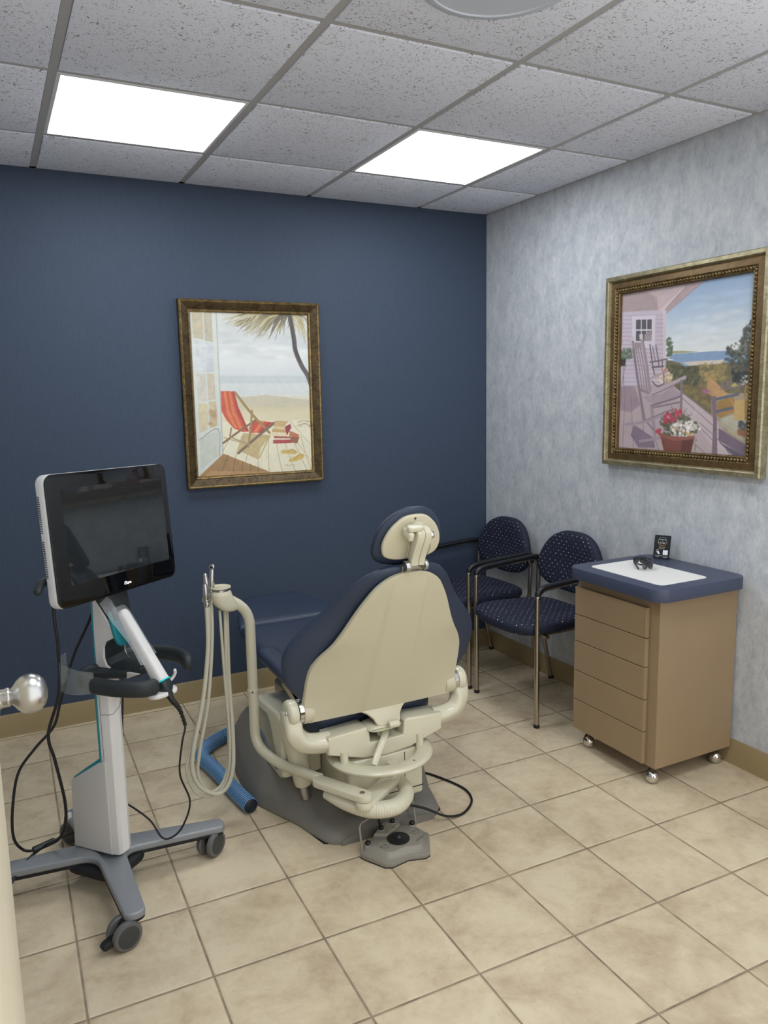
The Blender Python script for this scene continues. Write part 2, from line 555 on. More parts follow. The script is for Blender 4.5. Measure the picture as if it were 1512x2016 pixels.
def prism(bm, pts, o, ex, ey, ez, h, bev=0.0, seg=3, mi=0, both=True):
    """outline pts (2d) in the frame (o, ex, ey), extruded by h along ez, edges rounded by bev"""
    o = Vector(o); ex = Vector(ex); ey = Vector(ey); ez = Vector(ez)
    P = [Vector((p[0], p[1])) for p in pts]
    area = sum(P[i].x * P[(i + 1) % len(P)].y - P[(i + 1) % len(P)].x * P[i].y for i in range(len(P)))
    if area < 0: P.reverse()
    n = len(P)
    def inset(d):
        out = []
        for i in range(n):
            a = P[i] - P[i - 1]; b = P[(i + 1) % n] - P[i]
            na = Vector((-a.y, a.x)).normalized() if a.length > 1e-9 else Vector((0, 0))
            nb = Vector((-b.y, b.x)).normalized() if b.length > 1e-9 else Vector((0, 0))
            m = na + nb
            if m.length < 1e-6: m = na
            m.normalize()
            c = max(m.dot(na), 0.5)
            out.append(P[i] + m * (d / c))
        return out
    lev = []
    if bev > 0:
        for k in range(seg + 1):
            a = PI / 2 * k / seg
            lev.append((bev * (1 - math.sin(a)), bev * (1 - math.cos(a))))
        if both: lev = lev + [(d, h - z) for d, z in reversed(lev)]
        else: lev = [(d, z) for d, z in lev] + [(0, h)]
    else: lev = [(0, 0), (0, h)]
    rings = []
    for d, z in lev:
        rings.append([o + ex * q.x + ey * q.y + ez * z for q in (inset(d) if d > 1e-9 else P)])
    loft(bm, rings, True, True, True, mi)
    return bm

def rrect(w, h, r, k=6, cx=0.0, cy=0.0):
    out = []
    for sx, sy, a0 in ((1, 1, 0), (-1, 1, PI / 2), (-1, -1, PI), (1, -1, 3 * PI / 2)):
        for j in range(k + 1):
            a = a0 + PI / 2 * j / k
            out.append((cx + sx * (w / 2 - r) + r * math.cos(a), cy + sy * (h / 2 - r) + r * math.sin(a)))
    return out

def smooth2(pts, k=6, closed=True):
    """Catmull-Rom through closed 2d outline"""
    n = len(pts); out = []
    for i in range(n):
        p0, p1, p2, p3 = [Vector(pts[(i + d) % n]) for d in (-1, 0, 1, 2)]
        for j in range(k):
            t = j / k
            q = 0.5 * ((2 * p1) + (-p0 + p2) * t + (2 * p0 - 5 * p1 + 4 * p2 - p3) * t * t + (-p0 + 3 * p1 - 3 * p2 + p3) * t ** 3)
            out.append((q.x, q.y))
    return out

def tabl(tab, z):
    return float(np.interp(z, [t[0] for t in tab], [t[1] for t in tab]))

def letters(text, size, mat, parent, o, ex, ey, ez, name='lettering', depth=0.0006, align='CENTER', world=True):
    """raised lettering as a mesh part, drawn in the frame (o, ex, ey) with normal ez"""
    cu = bpy.data.curves.new(name, 'FONT')
    cu.body = text; cu.size = size; cu.align_x = align; cu.align_y = 'CENTER'; cu.extrude = depth
    cu.resolution_u = 3
    to = bpy.data.objects.new(name, cu)
    scene.collection.objects.link(to)
    dg = bpy.context.evaluated_depsgraph_get()
    me = bpy.data.meshes.new_from_object(to.evaluated_get(dg))
    bpy.data.objects.remove(to, do_unlink=True)
    bm = bmesh.new(); bm.from_mesh(me); bpy.data.meshes.remove(me)
    ex = Vector(ex); ey = Vector(ey); ez = Vector(ez); o = Vector(o)
    for v in bm.verts:
        c = v.co.copy()
        v.co = o + ex * c.x + ey * c.y + ez * (c.z + depth)
    return obj(name, bm, mat, parent, None, world)

def copy_tree(o, parent=None):
    c = o.copy()
    scene.collection.objects.link(c)
    if parent is not None: c.parent = parent
    for ch in list(o.children): copy_tree(ch, c)
    return c

# ================================================================== THE ROOM
WT = 0.12
struct('floor', box(B(), (XL - WT, YF - 1.6, -0.05), (WT, WT, 0)), 'floor', None)
struct('wall_back', box(B(), (XL - WT, 0, 0), (WT, WT, 2.6)), 'navy_wall', None)
struct('wall_right', box(B(), (0, YF, 0), (WT, 0, 2.6)), 'gray_wall', None)
struct('wall_left', box(B(), (XL - WT, YF - WT, 0), (XL, 0, 2.6)), 'gray_wall', None)
DX0, DX1, DH = -2.585, -1.72, 2.05          # doorway the camera looks through
b = B()
box(b, (XL, YF - WT, 0), (DX0, YF, 2.6))
struct('wall_front', b, 'gray_wall', None)

# suspended ceiling: recessed grid, tiles hanging a few millimetres below it
xs = [0.0] + [-(GX + i * T) for i in range(5)]; xs = [x for x in xs if x > XL] + [XL]
ys = [0.0] + [-(GY + i * T) for i in range(7)]; ys = [y for y in ys if y > YF] + [YF]
LAMPS = [(1, 1), (3, 1), (1, 4), (3, 4)]      # cells (from the right wall, from the back wall)
g = 0.0140
b = B()
for i in range(len(xs) - 1):
    for j in range(len(ys) - 1):
        if (i, j) in LAMPS: continue
        x1 = xs[i] - (g if i else 0.02); x0 = xs[i + 1] + (g if i < len(xs) - 2 else 0.02)
        y1 = ys[j] - (g if j else 0.02); y0 = ys[j + 1] + (g if j < len(ys) - 2 else 0.02)
        if x1 - x0 < 0.03 or y1 - y0 < 0.03: continue
        prism(b, [(x0, y0), (x1, y0), (x1, y1), (x0, y1)], (0, 0, H - 0.004), (1, 0, 0), (0, 1, 0), (0, 0, 1), 0.018, 0.0020, 2, both=False)
struct('ceiling', b, 'tile', 30)
b = B()
for i, x in enumerate(xs[1:-1]): box(b, (x - 0.0125, YF, H), (x + 0.0125, 0, H + 0.03))
for j, y in enumerate(ys[1:-1]): box(b, (XL, y - 0.012, H + 0.0004), (0, y + 0.012, H + 0.028))
box(b, (XL, YF, H + 0.05), (0, 0, H + 0.06))
struct('trim_1', b, 'grid', None)
b = B()
for lo, hi in (((XL, -0.022, H), (0, 0, H + 0.003)), ((-0.022, YF, H), (0, 0, H + 0.003)), ((XL, YF, H), (XL + 0.022, 0, H + 0.003)), ((XL, YF, H), (0, YF + 0.022, H + 0.003))): box(b, lo, hi)
struct('trim_2', b, 'grid', None)

def baseboard(name, a, c, nrm):
    a = Vector(a); c = Vector(c); n = Vector(nrm); b = B()
    d = (c - a).normalized()
    pr = [(0, 0), (0.010, 0), (0.0075, 0.012), (0.0065, 0.095), (0.004, 0.1015), (0, 0.102)]
    loft(b, [[a + n * q[0] + Vector((0, 0, q[1])) for q in pr], [c + n * q[0] + Vector((0, 0, q[1])) for q in pr]])
    struct(name, b, 'base', 30)
baseboard('baseboard_back', (XL, 0, 0), (0, 0, 0), (0, -1, 0))
baseboard('baseboard_right', (0, 0, 0), (0, YF, 0), (-1, 0, 0))
baseboard('baseboard_left', (XL, 0, 0), (XL, YF, 0), (1, 0, 0))

LAMP_LABELS = {(3, 1): 'lit square ceiling light panel above the beach picture, the left one in view',
               (1, 1): 'lit square ceiling light panel nearer the room corner, the right one in view',
               (1, 4): 'lit square ceiling light panel out of view above the rolling cabinet side',
               (3, 4): 'lit square ceiling light panel out of view above the doorway side'}
for (i, j) in LAMPS:
    x1, x0, y1, y0 = xs[i], xs[i + 1], ys[j], ys[j + 1]
    t = thing('ceiling_light', LAMP_LABELS[(i, j)], 'ceiling light', ((x0 + x1) / 2, (y0 + y1) / 2, H), group='square ceiling light panels')
    b = B()
    o_, n_ = 0.012, 0.026
    for k in range(4):
        pass
    ring = lambda q, z: [(x0 + q, y0 + q, z), (x1 - q, y0 + q, z), (x1 - q, y1 - q, z), (x0 + q, y1 - q, z)]
    loft(b, [ring(o_, H + 0.02), ring(o_, H - 0.001), ring(n_ - 0.003, H - 0.003), ring(n_, H + 0.004)], False, False)
    obj('frame', b, 'lamp_frame', t, None)
    b = B(); box(b, (x0 + n_, y0 + n_, H + 0.003), (x1 - n_, y1 - n_, H + 0.006))
    obj('diffuser', b, 'panel', t, None)

# round ceiling speaker, its edge just inside the top of the view
b = B()
sx, sy = -1.372, -2.06
lathe(b, (sx, sy, H - 0.006), (0, 0, -1), [(0.195, 0), (0.195, 0.004), (0.188, 0.009), (0.17, 0.0105), (0.168, 0.007), (0.02, 0.009)], 48)
tag(obj('ceiling_speaker', b, 'speaker'), 'round pale ceiling grille cut off by the top edge of the view', 'ceiling speaker')

# ================================================================== PICTURES
def fbm(rs, h, w, cell):
    out = np.zeros((h, w)); amp = 1.0; tot = 0
    for o in range(4):
        gh, gw = max(2, int(h / cell) + 2), max(2, int(w / cell) + 2)
        G = rs.rand(gh + 1, gw + 1)
        yy = np.linspace(0, gh - 1.001, h); xx = np.linspace(0, gw - 1.001, w)
        yi = yy.astype(int); xi = xx.astype(int); fy = (yy - yi)[:, None]; fx = (xx - xi)[None, :]
        fy = fy * fy * (3 - 2 * fy); fx = fx * fx * (3 - 2 * fx)
        a = G[np.ix_(yi, xi)]; b_ = G[np.ix_(yi, xi + 1)]; c = G[np.ix_(yi + 1, xi)]; d = G[np.ix_(yi + 1, xi + 1)]
        out += amp * ((a * (1 - fx) + b_ * fx) * (1 - fy) + (c * (1 - fx) + d * fx) * fy)
        tot += amp; amp *= 0.55; cell = max(2, cell / 2)
    return out / tot - 0.5

def paint(ops, W, Hh, asp, seed):
    """the picture as an array of colours, brushed shape by shape; asp = width / height"""
    rs = np.random.RandomState(seed)
    U, V = np.meshgrid((np.arange(W) + 0.5) / W, (np.arange(Hh) + 0.5) / Hh)
    img = np.zeros((Hh, W, 3)); n1 = fbm(rs, Hh, W, 54); n2 = fbm(rs, Hh, W, 11)
    grain = n2 * 0.7 + n1 * 0.5
    AR = asp
    def inside(P):
        c = np.zeros(U.shape, bool); n = len(P)
        for i in range(n):
            x0, y0 = P[i]; x1, y1 = P[(i + 1) % n]
            if y0 == y1: continue
            k = ((V >= y0) != (V >= y1)) & (U < (x1 - x0) * (V - y0) / (y1 - y0) + x0)
            c ^= k
        return c
    def stroke(P, wd, col, jit, taper=False):
        P = [Vector(q) for q in P]
        if len(P) > 2: P = [Vector(q) for q in [(v.x, v.y) for v in smooth_path([(a.x, a.y, 0) for a in P], 5)]]
        m = len(P) - 1
        for i in range(m):
            x0, y0 = P[i].x * AR, P[i].y; x1, y1 = P[i + 1].x * AR, P[i + 1].y
            r = wd * 0.5 * ((1 - 0.85 * (i / max(m, 1))) if taper else 1)
            a0 = max(int((min(x0, x1) - r) / AR * W) - 1, 0); a1 = min(int((max(x0, x1) + r) / AR * W) + 2, W)
            b0 = max(int((min(y0, y1) - r) * Hh) - 1, 0); b1 = min(int((max(y0, y1) + r) * Hh) + 2, Hh)
            if a1 <= a0 or b1 <= b0: continue
            uu = U[b0:b1, a0:a1] * AR; vv = V[b0:b1, a0:a1]
            dx, dy = x1 - x0, y1 - y0; L = dx * dx + dy * dy + 1e-12
            t = np.clip(((uu - x0) * dx + (vv - y0) * dy) / L, 0, 1)
            d = np.hypot(uu - x0 - t * dx, vv - y0 - t * dy)
            al = np.clip((r - d) * Hh + 0.5, 0, 1)[..., None]
            cc = np.array(col) * (1 + grain[b0:b1, a0:a1, None] * jit)
            img[b0:b1, a0:a1] = img[b0:b1, a0:a1] * (1 - al) + cc * al
    for op in ops:
        k = op[0]
        if k == 'G':
            st = op[1]
            for ch in range(3):
                img[..., ch] = np.interp(V, [s[0] for s in st], [s[1][ch] for s in st])
            img *= (1 + (n1 * 1.0 + n2 * 0.5)[..., None] * op[2] * 1.4)
        elif k == 'P':
            m = inside(op[2])
            img[m] = np.array(op[1]) * (1 + grain[m][:, None] * op[3] * 3.0)
        elif k == 'S':
            stroke(op[2], op[3], op[1], op[4])
        elif k == 'L':
            o = op[2][0]
            for tt in op[2][1:]:
                for q in range(5):
                    ex = tt[0] + rs.uniform(-.03, .03); ey = tt[1] + rs.uniform(-.03, .03)
                    mx = o[0] * 0.45 + ex * 0.55 + rs.uniform(-.02, .02); my = min(o[1], ey) + abs(ey - o[1]) * 0.25 - 0.01
                    sh = rs.uniform(.82, 1.15)
                    stroke([(o[0] + rs.uniform(-.02, .02), o[1]), (mx, my), (ex, ey)], op[3], [min(255, c * sh) for c in op[1]], .2, True)
        elif k == 'B':
            P = op[2]; us = [q[0] for q in P]; vs = [q[1] for q in P]
            mk = inside(P); n = 0; tries = 0
            while n < op[3] and tries < op[3] * 12:
                tries += 1
                u = rs.uniform(min(us), max(us)); v = rs.uniform(min(vs), max(vs))
                iu = int(u * W); iv = int(v * Hh)
                if not (0 <= iu < W and 0 <= iv < Hh) or not mk[iv, iu]: continue
                n += 1
                soft = op[5] < .45
                r = op[4] * rs.uniform(.5, 1.2) * (0.55 if soft else 1); rx = r * (rs.uniform(3.0, 5.0) if soft else rs.uniform(.8, 1.6))
                a0 = max(int((u - rx / AR) * W), 0); a1 = min(int((u + rx / AR) * W) + 2, W)
                b0 = max(int((v - r) * Hh), 0); b1 = min(int((v + r) * Hh) + 2, Hh)
                uu = (U[b0:b1, a0:a1] - u) * AR / rx; vv = (V[b0:b1, a0:a1] - v) / r
                al = (np.clip((1 - np.hypot(uu, vv)) * (1.0 if soft else 2.2), 0, 1) * op[5] * (0.6 if soft else 1))[..., None]
                cc = np.array(op[1]) * rs.uniform(.82, 1.18)
                img[b0:b1, a0:a1] = img[b0:b1, a0:a1] * (1 - al) + cc * al
    for _ in range(1):
        pad = np.pad(img, ((1, 1), (1, 1), (0, 0)), mode='edge')
        img = sum(pad[i:i + Hh, j:j + W] * w for i, j, w in ((0, 1, .12), (2, 1, .12), (1, 0, .12), (1, 2, .12), (0, 0, .05), (0, 2, .05), (2, 0, .05), (2, 2, .05), (1, 1, .32)))
    img = np.clip(img * 0.86 + 0.14 * np.array([226, 226, 222]), 0, 255) / 255.0
    return np.where(img <= 0.04045, img / 12.92, ((img + 0.055) / 1.055) ** 2.4)

def art_mesh(name, ops, o, ex, ey, w, h, W, Hh, parent, seed):
    """flat print: corner o (top left), ex to the right, ey down"""
    img = paint(ops, W, Hh, w / h, seed)
    nx, ny = W + 1, Hh + 1
    I, J = np.meshgrid(np.arange(nx), np.arange(ny))
    o = np.array(o) - np.array(parent.location); ex = np.array(ex, float); ey = np.array(ey, float)
    co = o[None, None] + ex * (I / W * w)[..., None] + ey * (J / Hh * h)[..., None]
    me = bpy.data.meshes.new(name)
    a = (np.arange(Hh)[:, None] * nx + np.arange(W)[None]).ravel()
    faces = np.stack([a, a + nx, a + nx + 1, a + 1], 1)
    me.vertices.add(nx * ny); me.vertices.foreach_set('co', co.reshape(-1).astype(np.float32))
    me.loops.add(len(a) * 4); me.loops.foreach_set('vertex_index', faces.ravel().astype(np.int32))
    me.polygons.add(len(a)); me.polygons.foreach_set('loop_start', (np.arange(len(a)) * 4).astype(np.int32))
    me.update(calc_edges=True)
    at = me.color_attributes.new('paint', 'FLOAT_COLOR', 'CORNER')
    c = np.ones((len(a), 4, 4), np.float32); c[:, :, :3] = img.reshape(-1, 1, 3)
    at.data.foreach_set('color', c.ravel())
    me.materials.append(MATS['art'])
    ob = bpy.data.objects.new(name, me)
    scene.collection.objects.link(ob); ob.parent = parent
    return ob

def frame_mesh(prof, o, ex, ey, ez, w, h, mats, name, parent, smooth=25):
    """mitred frame; prof: list of (inset from the outer edge, height off the wall, material index of the band that follows)"""
    o = Vector(o); ex = Vector(ex); ey = Vector(ey); ez = Vector(ez); b = B()
    rings = []
    for d, z, mi in prof:
        rings.append([b.verts.new(o + ex * x + ey * y + ez * z) for x, y in ((d, d), (w - d, d), (w - d, h - d), (d, h - d))])
    for k in range(len(prof) - 1):
        for i in range(4):
            j = (i + 1) % 4
            b.faces.new((rings[k][i], rings[k][j], rings[k + 1][j], rings[k + 1][i])).material_index = prof[k][2]
    return obj(name, b, mats, parent, smooth)

ART_BEACH = [('G', [(0, (205, 205, 198)), (0.2, (198, 203, 203)), (0.3, (216, 219, 216)), (0.38, (205, 210, 211)), (0.42, (198, 204, 206)), (0.5, (205, 208, 205)), (0.515, (212, 210, 196)), (0.56, (196, 184, 150)), (0.62, (214, 202, 166)), (0.68, (218, 207, 170)), (0.75, (228, 218, 186)), (1, (222, 210, 178))], 0.035),
('B', (226, 226, 220), [(0.232, 0.141), (0.633, 0.164), (0.993, 0.23), (0.989, 0.286), (0.232, 0.26)], 90, 0.035, 0.4),
('B', (188, 192, 194), [(0.247, 0.061), (0.832, 0.086), (0.827, 0.176), (0.239, 0.174)], 40, 0.04, 0.3),
('P', (190, 197, 198), [(0.223, 0.381), (0.997, 0.386), (0.997, 0.433), (0.222, 0.428)], 0.03),
('P', (205, 208, 206), [(0.222, 0.428), (0.997, 0.433), (0.999, 0.49), (0.71, 0.48), (0.221, 0.469)], 0.03),
('B', (224, 224, 218), [(0.236, 0.465), (0.994, 0.49), (0.991, 0.54), (0.611, 0.507), (0.234, 0.489)], 60, 0.01, 0.42),
('P', (194, 186, 160), [(0.419, 0.515), (0.612, 0.503), (0.996, 0.543), (0.999, 0.582), (0.359, 0.572), (0.353, 0.514)], 0.04),
('P', (226, 218, 188), [(0.221, 0.666), (0.999, 0.668), (1.0, 1.0), (-0.0, 1.0), (0.207, 0.858)], 0.04),
('S', (176, 160, 122), [(0.289, 0.756), (0.188, 0.885), (0.133, 0.979)], 0.004, 0.1),
('S', (176, 160, 122), [(0.383, 0.759), (0.321, 0.889), (0.292, 0.986)], 0.004, 0.1),
('S', (176, 160, 122), [(0.479, 0.762), (0.416, 0.892), (0.387, 0.99)], 0.004, 0.1),
('S', (176, 160, 122), [(0.546, 0.763), (0.517, 0.896), (0.51, 0.995)], 0.004, 0.1),
('S', (176, 160, 122), [(0.614, 0.765), (0.604, 0.899), (0.61, 0.999)], 0.004, 0.1),
('S', (176, 160, 122), [(0.673, 0.767), (0.698, 0.902), (0.728, 1.004)], 0.004, 0.1),
('S', (176, 160, 122), [(0.742, 0.769), (0.798, 0.906), (0.848, 1.008)], 0.004, 0.1),
('S', (176, 160, 122), [(0.822, 0.771), (0.897, 0.909), (0.96, 1.013)], 0.004, 0.1),
('S', (176, 160, 122), [(0.902, 0.773), (0.951, 0.911), (0.997, 1.014)], 0.004, 0.1),
('S', (184, 170, 134), [(0.728, 0.669), (0.995, 0.942)], 0.004, 0.1),
('S', (184, 170, 134), [(0.808, 0.671), (1.0, 0.84)], 0.004, 0.1),
('S', (184, 170, 134), [(0.659, 0.675), (0.704, 0.739)], 0.004, 0.1),
('P', (150, 112, 66), [(0.221, 0.861), (0.61, 0.992), (0.002, 1.0), (0.048, 0.997)], 0.1),
('S', (110, 78, 44), [(0.262, 0.873), (0.198, 0.975)], 0.005, 0.1),
('S', (110, 78, 44), [(0.317, 0.896), (0.292, 0.986)], 0.005, 0.1),
('S', (110, 78, 44), [(0.382, 0.916), (0.368, 0.985)], 0.005, 0.1),
('S', (110, 78, 44), [(0.448, 0.936), (0.44, 0.988)], 0.005, 0.1),
('S', (110, 78, 44), [(0.514, 0.959), (0.512, 0.988)], 0.005, 0.1),
('S', (110, 78, 44), [(0.147, 0.911), (0.26, 0.901)], 0.005, 0.1),
('P', (170, 128, 78), [(0.048, 0.997), (0.106, 0.964), (0.62, 0.992), (0.56, 1.0)], 0.08),
('P', (203, 206, 198), [(0.0, -0.0), (0.218, -0.001), (0.218, 0.861), (-0.0, 1.0)], 0.03),
('P', (186, 178, 150), [(0.022, 0.003), (0.105, 0.001), (0.108, 0.165), (0.023, 0.156)], 0.09),
('P', (178, 170, 146), [(0.118, 0.001), (0.181, -0.0), (0.181, 0.181), (0.116, 0.172)], 0.09),
('P', (196, 200, 200), [(0.035, 0.172), (0.111, 0.178), (0.108, 0.357), (0.034, 0.357)], 0.07),
('P', (190, 194, 196), [(0.12, 0.181), (0.183, 0.189), (0.181, 0.359), (0.117, 0.359)], 0.07),
('P', (200, 194, 180), [(0.035, 0.37), (0.107, 0.37), (0.109, 0.531), (0.033, 0.54)], 0.08),
('P', (196, 184, 160), [(0.12, 0.37), (0.18, 0.371), (0.179, 0.525), (0.118, 0.531)], 0.08),
('P', (200, 186, 150), [(0.035, 0.55), (0.11, 0.547), (0.107, 0.707), (0.032, 0.729)], 0.09),
('P', (190, 172, 134), [(0.121, 0.54), (0.184, 0.536), (0.182, 0.685), (0.118, 0.701)], 0.09),
('B', (176, 140, 96), [(0.117, 0.569), (0.182, 0.563), (0.181, 0.682), (0.121, 0.697)], 12, 0.02, 0.5),
('B', (180, 150, 110), [(0.026, 0.009), (0.097, 0.008), (0.099, 0.155), (0.029, 0.143)], 14, 0.03, 0.3),
('B', (218, 222, 220), [(0.041, 0.182), (0.106, 0.188), (0.102, 0.35), (0.039, 0.35)], 10, 0.03, 0.4),
('P', (190, 194, 180), [(0.029, 0.77), (0.188, 0.707), (0.187, 0.871), (0.026, 0.951)], 0.05),
('S', (150, 150, 138), [(0.029, 0.77), (0.188, 0.707), (0.187, 0.871)], 0.006, 0.1),
('S', (166, 166, 156), [(0.218, -0.001), (0.218, 0.861)], 0.006, 0.1),
('S', (150, 150, 140), [(0.009, 0.003), (0.0, 0.995)], 0.006, 0.1),
('P', (150, 110, 62), [(0.002, 1.0), (0.218, 0.863), (0.261, 0.88), (0.057, 0.998)], 0.08),
('S', (78, 70, 68), [(0.841, 0.008), (0.857, 0.079), (0.872, 0.155), (0.883, 0.231), (0.932, 0.321), (0.984, 0.384), (1.011, 0.441)], 0.03, 0.25),
('S', (60, 52, 54), [(0.841, 0.008), (0.86, 0.107), (0.874, 0.203), (0.919, 0.293)], 0.018, 0.2),
('L', (150, 138, 96), [(0.847, 0.004), (0.284, 0.054), (0.356, 0.079), (0.392, 0.099), (0.447, 0.112), (0.503, 0.118), (0.55, 0.124), (0.608, 0.11)], 0.01),
('L', (118, 106, 76), [(0.857, 0.001), (0.394, 0.072), (0.439, 0.092), (0.568, 0.137), (0.638, 0.082), (0.673, 0.15), (0.693, 0.136), (0.762, 0.108)], 0.009),
('L', (166, 152, 104), [(0.861, 0.0), (0.91, 0.092), (0.948, 0.133), (0.956, 0.168), (0.981, 0.071), (0.992, 0.154), (0.998, 0.043), (0.733, 0.108), (0.529, 0.144)], 0.008),
('L', (88, 80, 66), [(0.847, 0.001), (0.686, 0.088), (0.716, 0.074), (0.775, 0.053), (0.451, 0.045), (0.416, 0.019), (0.994, 0.022), (0.793, 0.08)], 0.01),
('L', (176, 164, 124), [(0.644, -0.002), (0.285, 0.047), (0.321, 0.053), (0.393, 0.079), (0.432, 0.058), (0.465, 0.118), (0.505, 0.091)], 0.007),
('P', (186, 164, 112), [(0.394, 0.738), (0.634, 0.759), (0.541, 0.84), (0.513, 0.91), (0.395, 0.864), (0.34, 0.841)], 0.08),
('S', (184, 164, 118), [(0.624, 0.765), (0.528, 0.896)], 0.01, 0.1),
('S', (184, 164, 118), [(0.233, 0.762), (0.418, 0.809)], 0.008, 0.1),
('P', (196, 72, 52), [(0.224, 0.477), (0.335, 0.478), (0.359, 0.572), (0.4, 0.656), (0.448, 0.729), (0.395, 0.732), (0.321, 0.709), (0.259, 0.653), (0.223, 0.597)], 0.06),
('P', (214, 112, 62), [(0.248, 0.479), (0.267, 0.479), (0.287, 0.592), (0.349, 0.71), (0.321, 0.702), (0.266, 0.619)], 0.06),
('P', (212, 106, 62), [(0.29, 0.479), (0.307, 0.48), (0.329, 0.586), (0.396, 0.718), (0.372, 0.721), (0.309, 0.613)], 0.06),
('P', (170, 52, 44), [(0.318, 0.48), (0.337, 0.478), (0.363, 0.572), (0.448, 0.729), (0.424, 0.729), (0.351, 0.606)], 0.06),
('P', (190, 68, 52), [(0.5, 0.661), (0.659, 0.678), (0.557, 0.743), (0.461, 0.74), (0.444, 0.708)], 0.06),
('P', (214, 112, 66), [(0.553, 0.667), (0.582, 0.67), (0.509, 0.741), (0.48, 0.739)], 0.06),
('P', (160, 50, 44), [(0.62, 0.674), (0.644, 0.677), (0.548, 0.742), (0.528, 0.743)], 0.06),
('S', (150, 118, 68), [(0.344, 0.487), (0.479, 0.623), (0.63, 0.748)], 0.016, 0.1),
('S', (120, 92, 62), [(0.225, 0.795), (0.347, 0.734), (0.505, 0.661)], 0.013, 0.1),
('S', (110, 90, 70), [(0.348, 0.862), (0.497, 0.776), (0.669, 0.682)], 0.016, 0.1),
('S', (150, 122, 78), [(0.48, 0.602), (0.461, 0.712), (0.434, 0.827)], 0.013, 0.1),
('S', (140, 116, 80), [(0.297, 0.705), (0.284, 0.756)], 0.01, 0.1),
('S', (160, 138, 98), [(0.284, 0.76), (0.433, 0.809)], 0.008, 0.1),
('P', (196, 160, 104), [(0.679, 0.668), (0.793, 0.674), (0.756, 0.709), (0.662, 0.703)], 0.05),
('P', (214, 190, 140), [(0.662, 0.705), (0.758, 0.711), (0.763, 0.725), (0.658, 0.718)], 0.05),
('P', (190, 150, 92), [(0.651, 0.72), (0.779, 0.727), (0.778, 0.748), (0.645, 0.739)], 0.05),
('P', (222, 204, 158), [(0.631, 0.742), (0.783, 0.751), (0.777, 0.77), (0.62, 0.758)], 0.05),
('P', (140, 48, 60), [(0.761, 0.709), (0.811, 0.692), (0.82, 0.714), (0.777, 0.766)], 0.06),
('P', (150, 52, 56), [(0.663, 0.766), (0.802, 0.774), (0.801, 0.783), (0.658, 0.777)], 0.05),
('P', (216, 190, 160), [(0.661, 0.777), (0.801, 0.783), (0.803, 0.793), (0.657, 0.787)], 0.05),
('P', (160, 58, 52), [(0.652, 0.791), (0.816, 0.793), (0.819, 0.815), (0.651, 0.813)], 0.05),
('P', (180, 104, 64), [(0.804, 0.735), (0.893, 0.765), (0.871, 0.783), (0.797, 0.774)], 0.05),
('P', (140, 82, 56), [(0.801, 0.777), (0.892, 0.776), (0.869, 0.818), (0.819, 0.813)], 0.05),
('B', (190, 180, 140), [(0.877, 0.68), (0.994, 0.675), (0.996, 0.725), (0.886, 0.708)], 25, 0.006, 0.6),
('S', (150, 136, 96), [(0.887, 0.683), (0.938, 0.674), (0.993, 0.682)], 0.004, 0.1),
('S', (150, 136, 96), [(0.876, 0.708), (0.937, 0.692), (0.992, 0.707)], 0.004, 0.1),
('P', (206, 172, 84), [(0.717, 0.864), (0.747, 0.855), (0.807, 0.859), (0.857, 0.866), (0.871, 0.881), (0.845, 0.889), (0.785, 0.882), (0.726, 0.882)], 0.05),
('P', (206, 172, 84), [(0.783, 0.927), (0.814, 0.91), (0.875, 0.894), (0.921, 0.887), (0.936, 0.9), (0.914, 0.921), (0.853, 0.933), (0.797, 0.938)], 0.05),
('S', (160, 120, 56), [(0.771, 0.875), (0.817, 0.856), (0.851, 0.872)], 0.004, 0.1),
('S', (160, 120, 56), [(0.833, 0.925), (0.885, 0.891), (0.91, 0.902)], 0.004, 0.1),
('S', (170, 156, 120), [(0.746, 0.958), (0.771, 0.954), (0.781, 0.961), (0.806, 0.956), (0.836, 0.96)], 0.003, 0.1)]
